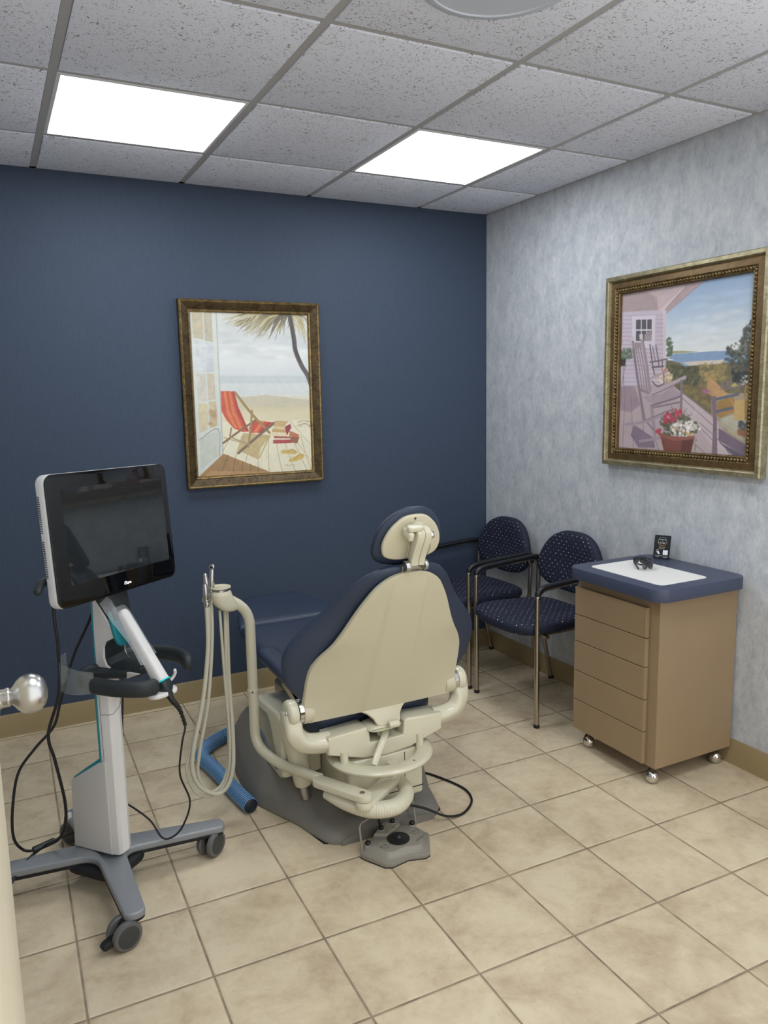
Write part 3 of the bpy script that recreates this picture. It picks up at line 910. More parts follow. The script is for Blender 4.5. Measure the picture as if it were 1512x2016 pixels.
ART_PORCH = [('G', [(0, (136, 164, 200)), (0.15, (166, 186, 210)), (0.3, (204, 212, 218)), (0.4, (220, 222, 220)), (0.44, (224, 220, 212)), (0.445, (124, 150, 182)), (0.49, (130, 154, 184)), (0.5, (196, 178, 158)), (0.53, (160, 140, 110)), (1, (150, 130, 105))], 0.03),
('B', (214, 220, 222), [(0.439, 0.217), (0.993, 0.174), (1.003, 0.336), (0.447, 0.367)], 60, 0.04, 0.4),
('B', (176, 194, 212), [(0.587, 0.086), (0.994, 0.068), (1.001, 0.175), (0.593, 0.188)], 40, 0.04, 0.3),
('P', (150, 146, 110), [(0.408, 0.387), (0.508, 0.391), (0.643, 0.405), (0.509, 0.405), (0.408, 0.403)], 0.05),
('P', (122, 148, 182), [(0.409, 0.406), (0.643, 0.406), (0.875, 0.409), (0.861, 0.464), (0.511, 0.453), (0.41, 0.433)], 0.05),
('P', (206, 190, 176), [(0.512, 0.459), (0.817, 0.458), (0.81, 0.479), (0.571, 0.482)], 0.04),
('P', (96, 88, 62), [(0.39, 0.44), (0.492, 0.46), (0.533, 0.484), (0.638, 0.481), (0.703, 0.484), (0.995, 0.471), (1.003, 0.648), (0.74, 0.651), (0.747, 0.767), (0.521, 0.641), (0.459, 0.594), (0.392, 0.486)], 0.15),
('B', (64, 66, 46), [(0.401, 0.448), (0.533, 0.492), (0.638, 0.489), (0.662, 0.584), (0.521, 0.626), (0.414, 0.517)], 160, 0.012, 0.7),
('B', (150, 128, 74), [(0.638, 0.481), (0.827, 0.469), (0.851, 0.575), (0.709, 0.586), (0.65, 0.54)], 110, 0.012, 0.6),
('B', (120, 100, 60), [(0.519, 0.596), (0.709, 0.586), (0.745, 0.745), (0.541, 0.641)], 110, 0.012, 0.6),
('B', (170, 140, 84), [(0.668, 0.526), (0.732, 0.522), (0.796, 0.545), (0.736, 0.586)], 40, 0.01, 0.6),
('P', (176, 132, 88), [(0.712, 0.557), (0.744, 0.565), (0.837, 0.638), (0.74, 0.659), (0.703, 0.644)], 0.08),
('P', (186, 140, 92), [(0.747, 0.623), (0.855, 0.646), (0.804, 0.674), (0.745, 0.666)], 0.08),
('B', (110, 96, 100), [(0.798, 0.581), (0.954, 0.592), (0.947, 0.626), (0.81, 0.624)], 50, 0.01, 0.6),
('B', (150, 90, 120), [(0.664, 0.621), (0.729, 0.63), (0.722, 0.651), (0.675, 0.643)], 20, 0.008, 0.8),
('P', (150, 112, 56), [(0.783, 0.695), (0.891, 0.667), (0.921, 0.745), (0.811, 0.788), (0.788, 0.774)], 0.1),
('B', (52, 56, 52), [(0.936, 0.303), (1.0, 0.229), (1.015, 0.404), (1.006, 0.58), (0.886, 0.59), (0.871, 0.478), (0.826, 0.455), (0.831, 0.385), (0.918, 0.418)], 330, 0.012, 0.6),
('B', (86, 84, 70), [(0.84, 0.393), (0.994, 0.322), (1.002, 0.58), (0.902, 0.577)], 110, 0.009, 0.7),
('B', (34, 40, 42), [(0.874, 0.527), (0.999, 0.532), (1.0, 0.6), (0.894, 0.584)], 80, 0.012, 0.6),
('B', (200, 190, 180), [(0.926, 0.55), (0.996, 0.545), (0.991, 0.6), (0.946, 0.599)], 25, 0.007, 0.8),
('B', (190, 170, 80), [(0.869, 0.59), (0.912, 0.591), (0.913, 0.612), (0.874, 0.611)], 14, 0.007, 0.8),
('B', (70, 86, 62), [(0.388, 0.31), (0.434, 0.306), (0.434, 0.412), (0.399, 0.425)], 70, 0.01, 0.6),
('P', (176, 158, 164), [(-0.0, -0.0), (0.648, 0.005), (0.375, 0.158), (0.376, 0.577), (0.006, 0.596), (-0.0, -0.0)], 0.03),
('P', (160, 140, 140), [(-0.0, -0.0), (0.285, 0.012), (0.303, 0.128), (0.005, 0.113)], 0.04),
('P', (182, 160, 158), [(0.21, 0.01), (0.347, 0.005), (0.3, 0.056)], 0.04),
('P', (190, 164, 166), [(0.299, 0.052), (0.487, 0.005), (0.506, 0.004), (0.307, 0.144)], 0.03),
('P', (204, 184, 186), [(0.307, 0.142), (0.507, 0.015), (0.531, 0.021), (0.354, 0.149)], 0.03),
('P', (172, 146, 148), [(0.531, 0.008), (0.648, 0.008), (0.395, 0.145), (0.359, 0.145)], 0.04),
('S', (140, 112, 116), [(0.531, 0.008), (0.354, 0.147)], 0.004, 0.1),
('S', (150, 124, 128), [(0.648, 0.008), (0.38, 0.159)], 0.004, 0.1),
('S', (150, 126, 128), [(0.583, 0.008), (0.432, 0.082)], 0.003, 0.1),
('S', (140, 116, 120), [(0.299, 0.052), (0.303, 0.128)], 0.004, 0.1),
('P', (190, 176, 190), [(0.002, 0.116), (0.374, 0.139), (0.385, 0.447), (0.377, 0.593), (0.006, 0.592)], 0.03),
('S', (158, 138, 152), [(0.003, 0.137), (0.184, 0.153), (0.376, 0.169)], 0.0035, 0.1),
('S', (158, 138, 152), [(0.004, 0.163), (0.186, 0.179), (0.377, 0.194)], 0.0035, 0.1),
('S', (158, 138, 152), [(0.005, 0.19), (0.187, 0.205), (0.378, 0.219)], 0.0035, 0.1),
('S', (158, 138, 152), [(0.006, 0.217), (0.188, 0.231), (0.38, 0.244)], 0.0035, 0.1),
('S', (158, 138, 152), [(0.008, 0.243), (0.189, 0.256), (0.381, 0.269)], 0.0035, 0.1),
('S', (158, 138, 152), [(0.009, 0.27), (0.191, 0.282), (0.382, 0.294)], 0.0035, 0.1),
('S', (158, 138, 152), [(0.01, 0.297), (0.192, 0.308), (0.384, 0.319)], 0.0035, 0.1),
('S', (158, 138, 152), [(0.011, 0.324), (0.193, 0.334), (0.385, 0.344)], 0.0035, 0.1),
('S', (158, 138, 152), [(0.012, 0.351), (0.194, 0.36), (0.387, 0.377)], 0.0035, 0.1),
('S', (158, 138, 152), [(0.014, 0.377), (0.196, 0.386), (0.388, 0.402)], 0.0035, 0.1),
('S', (158, 138, 152), [(0.015, 0.404), (0.197, 0.413), (0.389, 0.427)], 0.0035, 0.1),
('S', (158, 138, 152), [(0.016, 0.431), (0.198, 0.439), (0.391, 0.453)], 0.0035, 0.1),
('S', (158, 138, 152), [(0.017, 0.458), (0.2, 0.465), (0.392, 0.478)], 0.0035, 0.1),
('S', (158, 138, 152), [(0.018, 0.485), (0.201, 0.491), (0.393, 0.503)], 0.0035, 0.1),
('S', (158, 138, 152), [(0.02, 0.512), (0.202, 0.517), (0.395, 0.529)], 0.0035, 0.1),
('S', (158, 138, 152), [(0.021, 0.539), (0.203, 0.543), (0.396, 0.554)], 0.0035, 0.1),
('S', (158, 138, 152), [(0.022, 0.566), (0.205, 0.569), (0.397, 0.579)], 0.0035, 0.1),
('P', (206, 188, 194), [(0.349, 0.141), (0.376, 0.14), (0.388, 0.447), (0.365, 0.446)], 0.02),
('P', (208, 196, 206), [(0.093, 0.149), (0.29, 0.161), (0.296, 0.361), (0.099, 0.349)], 0.02),
('P', (74, 70, 78), [(0.128, 0.174), (0.262, 0.184), (0.265, 0.317), (0.132, 0.307)], 0.12),
('S', (212, 204, 210), [(0.173, 0.177), (0.178, 0.311)], 0.008, 0.05),
('S', (212, 204, 210), [(0.22, 0.181), (0.224, 0.314)], 0.008, 0.05),
('S', (212, 204, 210), [(0.129, 0.239), (0.263, 0.249)], 0.009, 0.05),
('P', (150, 132, 140), [(0.201, 0.273), (0.262, 0.247), (0.265, 0.317), (0.203, 0.312)], 0.1),
('P', (40, 44, 42), [(-0.003, 0.407), (0.05, 0.41), (0.043, 0.459), (0.003, 0.459)], 0.1),
('B', (84, 100, 82), [(-0.005, 0.35), (0.094, 0.356), (0.102, 0.417), (0.001, 0.412)], 90, 0.012, 0.5),
('S', (90, 80, 88), [(0.003, 0.461), (0.052, 0.461)], 0.006, 0.1),
('S', (110, 96, 104), [(0.029, 0.462), (0.033, 0.626)], 0.005, 0.1),
('S', (110, 96, 104), [(0.043, 0.463), (0.011, 0.584)], 0.004, 0.1),
('P', (172, 152, 156), [(0.002, 0.592), (0.292, 0.587), (0.459, 0.598), (0.813, 0.817), (0.92, 1.002), (-0.0, 1.0)], 0.03),
('P', (186, 168, 172), [(0.419, 0.601), (0.47, 0.606), (0.776, 0.803), (0.92, 1.002), (0.806, 1.002)], 0.03),
('P', (146, 124, 134), [(0.002, 0.592), (0.127, 0.591), (0.19, 0.716), (0.101, 0.765), (-0.0, 0.749)], 0.06),
('S', (112, 92, 104), [(0.049, 0.593), (0.039, 0.998)], 0.004, 0.1),
('S', (112, 92, 104), [(0.102, 0.659), (0.137, 0.998)], 0.004, 0.1),
('S', (112, 92, 104), [(0.19, 0.716), (0.245, 0.998)], 0.004, 0.1),
('S', (112, 92, 104), [(0.309, 0.906), (0.356, 1.0)], 0.004, 0.1),
('S', (112, 92, 104), [(0.368, 0.818), (0.433, 0.871)], 0.004, 0.1),
('S', (112, 92, 104), [(0.513, 0.663), (0.76, 0.832)], 0.004, 0.1),
('S', (112, 92, 104), [(0.46, 0.602), (0.752, 0.774)], 0.004, 0.1),
('S', (112, 92, 104), [(0.569, 0.784), (0.765, 0.92), (0.801, 1.002)], 0.004, 0.1),
('S', (112, 92, 104), [(0.606, 0.926), (0.714, 0.999)], 0.004, 0.1),
('S', (112, 92, 104), [(0.666, 0.82), (0.819, 0.925), (0.894, 1.004)], 0.004, 0.1),
('P', (116, 98, 116), [(0.139, 0.846), (0.309, 0.922), (0.323, 0.985), (0.18, 0.991), (0.108, 0.912)], 0.08),
('S', (92, 80, 88), [(0.253, 0.339), (0.275, 0.442), (0.301, 0.536)], 0.01, 0.1),
('S', (110, 98, 104), [(0.302, 0.346), (0.327, 0.437), (0.335, 0.483)], 0.01, 0.1),
('S', (120, 106, 112), [(0.275, 0.348), (0.301, 0.443)], 0.008, 0.1),
('S', (100, 88, 96), [(0.259, 0.449), (0.4, 0.434)], 0.01, 0.1),
('S', (90, 78, 86), [(0.276, 0.481), (0.371, 0.477)], 0.01, 0.1),
('S', (84, 72, 80), [(0.359, 0.446), (0.363, 0.515)], 0.008, 0.1),
('S', (80, 70, 78), [(0.281, 0.567), (0.325, 0.599), (0.377, 0.585)], 0.008, 0.1),
('B', (206, 180, 150), [(0.322, 0.537), (0.372, 0.485), (0.445, 0.526), (0.443, 0.571), (0.334, 0.576)], 60, 0.01, 0.7),
('B', (190, 110, 110), [(0.341, 0.499), (0.382, 0.485), (0.404, 0.509)], 14, 0.008, 0.8),
('S', (120, 102, 112), [(0.105, 0.313), (0.139, 0.475), (0.187, 0.668), (0.228, 0.812)], 0.02, 0.1),
('S', (146, 128, 136), [(0.187, 0.311), (0.233, 0.479), (0.276, 0.693), (0.319, 0.905)], 0.026, 0.1),
('S', (168, 150, 156), [(0.176, 0.31), (0.22, 0.478), (0.263, 0.692)], 0.008, 0.1),
('P', (150, 130, 134), [(0.094, 0.314), (0.176, 0.32), (0.181, 0.354), (0.105, 0.352)], 0.05),
('P', (196, 178, 176), [(0.083, 0.276), (0.11, 0.278), (0.112, 0.306), (0.084, 0.304)], 0.05),
('P', (206, 190, 186), [(0.16, 0.266), (0.19, 0.268), (0.192, 0.302), (0.162, 0.3)], 0.05),
('S', (132, 114, 120), [(0.133, 0.351), (0.17, 0.492), (0.198, 0.62)], 0.01, 0.1),
('S', (140, 122, 128), [(0.152, 0.352), (0.192, 0.493), (0.221, 0.625)], 0.01, 0.1),
('S', (126, 108, 116), [(0.172, 0.353), (0.212, 0.494), (0.243, 0.637)], 0.009, 0.1),
('S', (130, 112, 120), [(0.19, 0.62), (0.263, 0.645)], 0.016, 0.1),
('P', (168, 150, 156), [(0.198, 0.66), (0.439, 0.602), (0.522, 0.648), (0.464, 0.686), (0.288, 0.716), (0.233, 0.7)], 0.04),
('S', (124, 106, 116), [(0.209, 0.668), (0.38, 0.647), (0.46, 0.606)], 0.003, 0.1),
('S', (124, 106, 116), [(0.23, 0.678), (0.381, 0.657), (0.475, 0.62)], 0.003, 0.1),
('S', (124, 106, 116), [(0.25, 0.688), (0.381, 0.668), (0.489, 0.634)], 0.003, 0.1),
('S', (124, 106, 116), [(0.27, 0.697), (0.382, 0.679), (0.504, 0.647)], 0.003, 0.1),
('S', (124, 106, 116), [(0.29, 0.707), (0.382, 0.69), (0.519, 0.661)], 0.003, 0.1),
('S', (164, 146, 152), [(0.264, 0.551), (0.332, 0.529), (0.404, 0.51)], 0.016, 0.1),
('S', (130, 112, 120), [(0.373, 0.515), (0.379, 0.585)], 0.012, 0.1),
('S', (172, 154, 160), [(0.279, 0.641), (0.398, 0.601), (0.541, 0.551)], 0.024, 0.1),
('S', (120, 102, 112), [(0.285, 0.653), (0.409, 0.612), (0.537, 0.565)], 0.007, 0.1),
('S', (120, 104, 114), [(0.515, 0.573), (0.52, 0.671), (0.52, 0.762)], 0.018, 0.1),
('S', (116, 100, 110), [(0.288, 0.72), (0.513, 0.663)], 0.014, 0.1),
('S', (110, 94, 104), [(0.3, 0.732), (0.515, 0.697)], 0.009, 0.1),
('S', (116, 98, 108), [(0.239, 0.812), (0.386, 0.763), (0.467, 0.739)], 0.008, 0.1),
('S', (116, 98, 108), [(0.216, 0.796), (0.307, 0.874)], 0.01, 0.1),
('S', (150, 132, 144), [(0.061, 0.844), (0.139, 0.836), (0.239, 0.82), (0.387, 0.778)], 0.018, 0.1),
('S', (150, 132, 144), [(0.19, 0.95), (0.256, 0.94), (0.363, 0.92)], 0.018, 0.1),
('P', (112, 56, 48), [(0.356, 0.892), (0.476, 0.908), (0.633, 0.902), (0.61, 1.001), (0.398, 1.001)], 0.06),
('P', (134, 74, 62), [(0.356, 0.888), (0.496, 0.911), (0.633, 0.899), (0.629, 0.921), (0.477, 0.935), (0.36, 0.913)], 0.05),
('P', (84, 40, 38), [(0.537, 0.929), (0.624, 0.918), (0.605, 1.0), (0.531, 1.004)], 0.05),
('B', (60, 70, 46), [(0.357, 0.81), (0.448, 0.762), (0.549, 0.777), (0.647, 0.82), (0.66, 0.872), (0.595, 0.904), (0.393, 0.895)], 170, 0.012, 0.6),
('B', (176, 44, 66), [(0.447, 0.747), (0.517, 0.739), (0.539, 0.784), (0.471, 0.808), (0.39, 0.841), (0.377, 0.794)], 60, 0.012, 0.7),
('B', (160, 40, 56), [(0.318, 0.874), (0.37, 0.864), (0.351, 0.904)], 16, 0.01, 0.7),
('B', (226, 218, 206), [(0.41, 0.825), (0.512, 0.83), (0.609, 0.806), (0.677, 0.849), (0.632, 0.88), (0.536, 0.913), (0.475, 0.893)], 60, 0.012, 0.8),
('B', (206, 150, 80), [(0.432, 0.855), (0.622, 0.88), (0.595, 0.904), (0.473, 0.854)], 16, 0.009, 0.7),
('S', (90, 96, 60), [(0.529, 0.784), (0.566, 0.735)], 0.004, 0.1),
('S', (90, 96, 60), [(0.54, 0.792), (0.606, 0.769)], 0.004, 0.1),
('S', (90, 96, 60), [(0.469, 0.777), (0.446, 0.724)], 0.004, 0.1),
('B', (110, 120, 84), [(0.624, 0.91), (0.645, 0.909), (0.639, 1.0)], 16, 0.006, 0.7),
('P', (104, 86, 104), [(0.801, 0.846), (0.996, 0.939), (1.0, 1.0), (0.805, 0.918)], 0.06),
('P', (86, 78, 98), [(0.806, 0.925), (1.0, 1.0), (0.911, 1.003)], 0.06),
('P', (168, 160, 136), [(0.811, 0.795), (0.888, 0.769), (0.996, 0.806), (1.0, 0.938), (0.8, 0.824)], 0.06),
('S', (120, 108, 92), [(0.812, 0.803), (0.81, 0.839)], 0.003, 0.1),
('S', (120, 108, 92), [(0.825, 0.81), (0.824, 0.846)], 0.003, 0.1),
('S', (120, 108, 92), [(0.839, 0.818), (0.838, 0.854)], 0.003, 0.1),
('S', (120, 108, 92), [(0.853, 0.825), (0.851, 0.861)], 0.003, 0.1),
('S', (120, 108, 92), [(0.866, 0.833), (0.865, 0.869)], 0.003, 0.1),
('S', (120, 108, 92), [(0.88, 0.84), (0.878, 0.876)], 0.003, 0.1),
('S', (120, 108, 92), [(0.893, 0.848), (0.892, 0.883)], 0.003, 0.1),
('S', (120, 108, 92), [(0.907, 0.855), (0.905, 0.891)], 0.003, 0.1),
('S', (120, 108, 92), [(0.92, 0.863), (0.919, 0.898)], 0.003, 0.1),
('S', (120, 108, 92), [(0.933, 0.87), (0.932, 0.905)], 0.003, 0.1),
('S', (120, 108, 92), [(0.946, 0.877), (0.945, 0.913)], 0.003, 0.1),
('S', (120, 108, 92), [(0.959, 0.885), (0.958, 0.92)], 0.003, 0.1),
('S', (120, 108, 92), [(0.972, 0.892), (0.971, 0.927)], 0.003, 0.1),
('S', (120, 108, 92), [(0.985, 0.899), (0.984, 0.934)], 0.003, 0.1),
('P', (172, 168, 150), [(0.82, 0.792), (0.893, 0.769), (0.996, 0.806), (0.926, 0.829)], 0.05),
('P', (112, 92, 104), [(0.741, 0.666), (0.775, 0.663), (0.788, 0.817), (0.802, 1.002), (0.762, 1.002), (0.763, 0.818)], 0.05),
('S', (84, 86, 104), [(0.778, 0.681), (0.924, 0.654)], 0.016, 0.1),
('S', (84, 86, 104), [(0.786, 0.752), (0.903, 0.727)], 0.016, 0.1),
('P', (188, 152, 92), [(0.901, 0.689), (0.997, 0.682), (0.995, 0.793), (0.903, 0.801)], 0.06),
('P', (150, 116, 66), [(0.968, 0.682), (0.999, 0.681), (0.995, 0.793), (0.971, 0.796)], 0.06),
('P', (170, 130, 80), [(0.861, 0.667), (0.901, 0.703), (0.904, 0.745)], 0.06),
('S', (150, 116, 76), [(0.967, 0.668), (0.972, 0.613), (0.992, 0.617)], 0.012, 0.1),
('P', (140, 86, 58), [(0.928, 0.85), (0.995, 0.855), (0.994, 0.897), (0.929, 0.878)], 0.1),
('B', (60, 60, 70), [(0.942, 0.807), (0.996, 0.8), (0.997, 0.855), (0.94, 0.85)], 30, 0.01, 0.7)]


# beach picture on the navy wall
x0, x1, z0, z1 = -1.700, -1.014, 1.045, 1.916
t = thing('framed_picture', 'bronze-framed beach picture with a red deck chair and palm, on the navy wall', 'picture', ((x0 + x1) / 2, 0, z0))
frame_mesh([(0, 0.001, 0), (0, 0.036, 1), (0.006, 0.041, 1), (0.011, 0.039, 0), (0.042, 0.022, 0), (0.045, 0.024, 1), (0.051, 0.022, 1), (0.055, 0.015, 0), (0.055, 0.008, 0)],
           (x0, 0, z1), (1, 0, 0), (0, 0, -1), (0, -1, 0), x1 - x0, z1 - z0, ['gilt_dark', 'gilt_gold'], 'frame', t)
art_mesh('print', ART_BEACH, (x0 + 0.052, -0.012, z1 - 0.052), (1, 0, 0), (0, 0, -1), x1 - x0 - 0.104, z1 - z0 - 0.104, 420, 560, t, 3)
b = B(); box(b, (x0 + 0.02, -0.008, z0 + 0.02), (x1 - 0.02, -0.001, z1 - 0.02)); obj('backing', b, 'gilt_dark', t, None)

# porch picture on the pale wall
y0, y1, z0, z1 = -1.790, -0.976, 1.139, 1.955
t = thing('framed_picture', 'large beaded gold frame with a porch and rocking chair painting, on the pale wall', 'picture', (0, (y0 + y1) / 2, z0))
w = y1 - y0; h = z1 - z0
frame_mesh([(0, 0.001, 0), (0, 0.034, 0), (0.004, 0.040, 0), (0.018, 0.042, 0), (0.022, 0.038, 0), (0.026, 0.026, 1), (0.046, 0.030, 1), (0.052, 0.031, 2), (0.056, 0.027, 2), (0.069, 0.026, 2), (0.0725, 0.028, 1), (0.076, 0.024, 1), (0.078, 0.012, 1), (0.078, 0.008, 1)],
           (0, y1, z1), (0, -1, 0), (0, 0, -1), (-1, 0, 0), w, h, ['gilt_silver', 'gilt_brown', 'bead'], 'frame', t)
art_mesh('print', ART_PORCH, (-0.012, y1 - 0.076, z1 - 0.076), (0, -1, 0), (0, 0, -1), w - 0.152, h - 0.152, 450, 450, t, 5)
b = B(); box(b, (-0.008, y0 + 0.03, z0 + 0.03), (-0.001, y1 - 0.03, z1 - 0.03)); obj('backing', b, 'gilt_brown', t, None)
b = B()
N = 46; q = 0.0625
for k in range(N):
    f = (k + 0.5) / N
    yy = y1 - q - f * (w - 2 * q); zz = z1 - q - f * (h - 2 * q)
    for c in ((yy, z1 - q), (yy, z0 + q), (y1 - q, zz), (y0 + q, zz)):
        ball(b, (-0.0275, c[0], c[1]), 0.0066, 10)
obj('beading', b, 'bead', t, 60)

# ================================================================== WAITING CHAIRS
def make_waiting_chair(label):
    """faces -x; local origin on the floor in the middle of its feet"""
    t = thing('waiting_chair', label, 'chair', (0, 0, 0), group='dotted navy waiting chairs')
    L = dict(parent=t, world=False)
    for s in (-1, 1):
        y = 0.236 * s
        b = B()
        sweep(b, round_path([(-0.218, y, 0.012), (-0.222, y, 0.600), (-0.19, y, 0.624), (0.135, y, 0.646), (0.158, y, 0.60), (0.150, y, 0.405)], [0.03, 0.02, 0.035, 0.1], 6), 0.0115, 14)
        obj('side_tube', b, 'steel_tube', **L)
        b = B()
        sweep(b, round_path([(-0.2195, y, 0.585), (-0.2195, y, 0.613), (-0.185, y, 0.631), (0.128, y, 0.651), (0.160, y, 0.645), (0.161, y, 0.600)], [0.02, 0.03, 0.03, 0.02], 6), 0.0150, 14, prof=[(math.cos(a) * 0.92, math.sin(a) * 0.88) for a in [2 * PI * k / 14 for k in range(14)]], up=(0, 0.001, 1) )
        obj('armrest', b, 'black_plastic', **L)
        b = B()
        sweep(b, [(0.146, y * 0.97, 0.425), (0.150, y * 0.97, 0.41), (0.224, y * 0.9, 0.008)], 0.0105, 14)
        obj('rear_leg', b, 'steel_tube', **L)
        for p in ((-0.218, y), (0.2245, y * 0.9)):
            b = B(); cyl(b, (p[0], p[1], 0), (p[0], p[1], 0.016), 0.0135, 18, 0.002); obj('foot_glide', b, 'black_plastic', **L)
    b = B()
    for x in (-0.16, 0.12):
        sweep(b, [(x, -0.236, 0.405), (x, 0.236, 0.405)], 0.009, 10)
    for s in (-1, 1):
        sweep(b, round_path([(-0.218, 0.236 * s, 0.405), (-0.19, 0.19 * s, 0.405), (0.13, 0.19 * s, 0.405), (0.15, 0.236 * s, 0.405)], 0.02, 4), 0.009, 10)
    obj('seat_frame', b, 'steel_tube', **L)
    # seat pad: wide rounded front, narrower rear, waterfall front edge
    out = smooth2([(-0.292, 0), (-0.282, 0.12), (-0.245, 0.205), (-0.15, 0.232), (0.02, 0.212), (0.13, 0.188), (0.165, 0.14), (0.175, 0), (0.165, -0.14), (0.13, -0.188), (0.02, -0.212), (-0.15, -0.232), (-0.245, -0.205), (-0.282, -0.12)], 5)
    b = B(); rings = []
    for sc, z in ((0.90, -0.034), (0.965, -0.032), (0.992, -0.022), (1.0, -0.008), (0.992, 0.004), (0.965, 0.012), (0.9, 0.017), (0.75, 0.020), (0.5, 0.018), (0.25, 0.015)):
        rings.append([((x + 0.06) * sc - 0.06, y * sc, 0.446 + z - 0.10 * max(0, -(x + 0.2)) * sc - 0.02 * (x + 0.06)) for x, y in out])
    loft(b, rings)
    obj('seat', b, 'fabric_xy', smooth=60, **L)
    # backrest: tall egg, its sides wrapping forward a little
    out = smooth2([(0, 0.805), (0.085, 0.797), (0.155, 0.762), (0.205, 0.70), (0.226, 0.63), (0.212, 0.575), (0.165, 0.540), (0.09, 0.522), (0, 0.517), (-0.09, 0.522), (-0.165, 0.540), (-0.212, 0.575), (-0.226, 0.63), (-0.205, 0.70), (-0.155, 0.762), (-0.085, 0.797)], 5)
    b = B(); rings = []
    cz = 0.66
    for sc, x in ((0.3, 0.030), (0.7, 0.030), (0.93, 0.027), (0.985, 0.019), (1.0, 0.007), (0.985, -0.006), (0.93, -0.014), (0.75, -0.018), (0.4, -0.013), (0.2, -0.010)):
        rings.append([(0.168 + x - 0.35 * (y * sc) ** 2 + 0.12 * ((z - cz) * sc), y * sc, cz + (z - cz) * sc) for y, z in out])
    loft(b, rings)
    obj('backrest', b, 'fabric_yz', smooth=60, **L)
    for s in (-1, 1):
        b = B(); box(b, (0.140, s * 0.222 - 0.010, 0.60), (0.172, s * 0.222 + 0.010, 0.632), 0.004); obj('back_bracket', b, 'black_plastic', **L)
    return t
ch = make_waiting_chair('navy dotted waiting chair beside the tan cabinet, the nearer of the two')
ch.location = (-0.246, -0.832, 0)
c2 = copy_tree(ch)
c2.location = (-0.246, -0.295, 0)
c2['label'] = 'navy dotted waiting chair in the room corner, half behind the dental chair'

# ================================================================== ROLLING CABINET
CX0, CX1, CY0, CY1 = -0.416, -0.013, -1.706, -1.270
t = thing('rolling_cabinet', 'tan laminate rolling cabinet of five drawers with a navy top', 'cabinet', ((CX0 + CX1) / 2, (CY0 + CY1) / 2, 0))
b = B(); box(b, (CX0, CY0, 0.072), (CX1, CY1, 0.725), 0.0015, 1)
obj('body', b, 'laminate', t)
zz = [0.078, 0.205, 0.330, 0.455, 0.567, 0.684]
for k in range(5):
    b = B()
    box(b, (CX0 - 0.019, CY0 + 0.048 - 0.0, zz[k] + 0.0015), (CX0 - 0.001, CY1 - 0.002, zz[k + 1] - 0.0015), 0.0012, 1)
    obj('drawer', b, 'laminate', t)
TZ = 0.771
b = B()
prism(b, rrect(0.456, 0.497, 0.055, 8, -0.248, -1.5115), (0, 0, TZ - 0.047), (1, 0, 0), (0, 1, 0), (0, 0, 1), 0.047, 0.003, 2)
top = obj('worktop', b, 'navy_lam', t)
b = B()
prism(b, rrect(0.246, 0.376, 0.026, 8, -0.290, -1.513), (0, 0, TZ - 0.002), (1, 0, 0), (0, 1, 0), (0, 0, 1), 0.0035, 0.001, 1, both=False)
obj('inset_panel', b, 'white_lam', top)
for cx, cy in ((CX0 + 0.022, CY0 + 0.035), (CX0 + 0.022, CY1 - 0.055), (CX1 - 0.045, CY0 + 0.035), (CX1 - 0.045, CY1 - 0.055)):
    b = B()
    ball(b, (cx, cy, 0.026), 0.026, 28, (0.9, 1, 1))
    c = obj('caster', b, 'chrome', t, 60)
    b = B(); lathe(b, (cx + 0.004, cy + 0.010, 0.027), (-0.35, 0.94, 0), [(0.010, -0.004), (0.0265, -0.004), (0.028, 0.003), (0.024, 0.009), (0.010, 0.011)], 24)
    cyl(b, (cx, cy, 0.045), (cx, cy, 0.072), 0.008, 12)
    obj('caster_hood', b, 'dark_grey', c)

# sign on the cabinet
sp = Vector((-0.068, -1.372, TZ)); th = math.radians(-33)
t = thing('counter_sign', 'small black upright review sign at the back of the cabinet top', 'sign', tuple(sp), 0)
ex = Vector((0.48, -0.877, 0)).normalized(); nrm = Vector((-0.877, -0.48, 0)).normalized()
lean = math.radians(16)
up = (Vector((0, 0, 1)) * math.cos(lean) - nrm * math.sin(lean)).normalized(); fz = ex.cross(up).normalized()
if fz.dot(nrm) < 0: fz = -fz
W_, H_ = 0.066, 0.098
b = B(); prism(b, rrect(W_, H_, 0.005, 5, 0, H_ / 2), sp + Vector((0, 0, 0.0015)), ex, up, fz, 0.0025, 0.0006, 1)
obj('sign_plate', b, 'black_plastic', t)
b = B(); prism(b, rrect(W_, 0.032, 0.004, 4, 0, -0.016), sp, ex, -(-nrm), (0, 0, 1), 0.0028, 0.0006, 1)
obj('foot', b, 'black_plastic', t)
F = sp + Vector((0, 0, 0.0015)) + fz * 0.0026
def at_(x, y): return F + ex * x + up * y
b = B()
for k in range(40):
    a0 = 2 * PI * k / 40; a1 = 2 * PI * (k + 1) / 40
    sweep(b, [at_(0.0175 * math.cos(a0), 0.072 + 0.0175 * math.sin(a0)), at_(0.0175 * math.cos(a1), 0.072 + 0.0175 * math.sin(a1))], 0.0007, 6, mi=[0, 1, 2, 3][k // 10])
ringm = [M('print blue', (150, 170, 190), 0.5), M('print green', (130, 180, 150), 0.5), M('print orange', (215, 185, 140), 0.5), M('print red', (210, 150, 130), 0.5)]
obj('printed_ring', b, ringm, t)
letters('Review us', 0.0062, 'print_white', t, at_(0, 0.0795), ex, up, fz)
letters('on', 0.0048, 'print_white', t, at_(0, 0.0735), ex, up, fz)
letters('Google', 0.0078, 'print_white', t, at_(0, 0.066), ex, up, fz)
b = B()
for k in range(5):
    st = [(0.0024 * (1 if i % 2 == 0 else 0.42) * math.sin(PI * i / 5) + (k - 2) * 0.0055, 0.0024 * (1 if i % 2 == 0 else 0.42) * math.cos(PI * i / 5) + 0.0475) for i in range(10)]
    prism(b, st, F, ex, up, fz, 0.0004)
obj('printed_stars', b, 'print_gold', t, None)
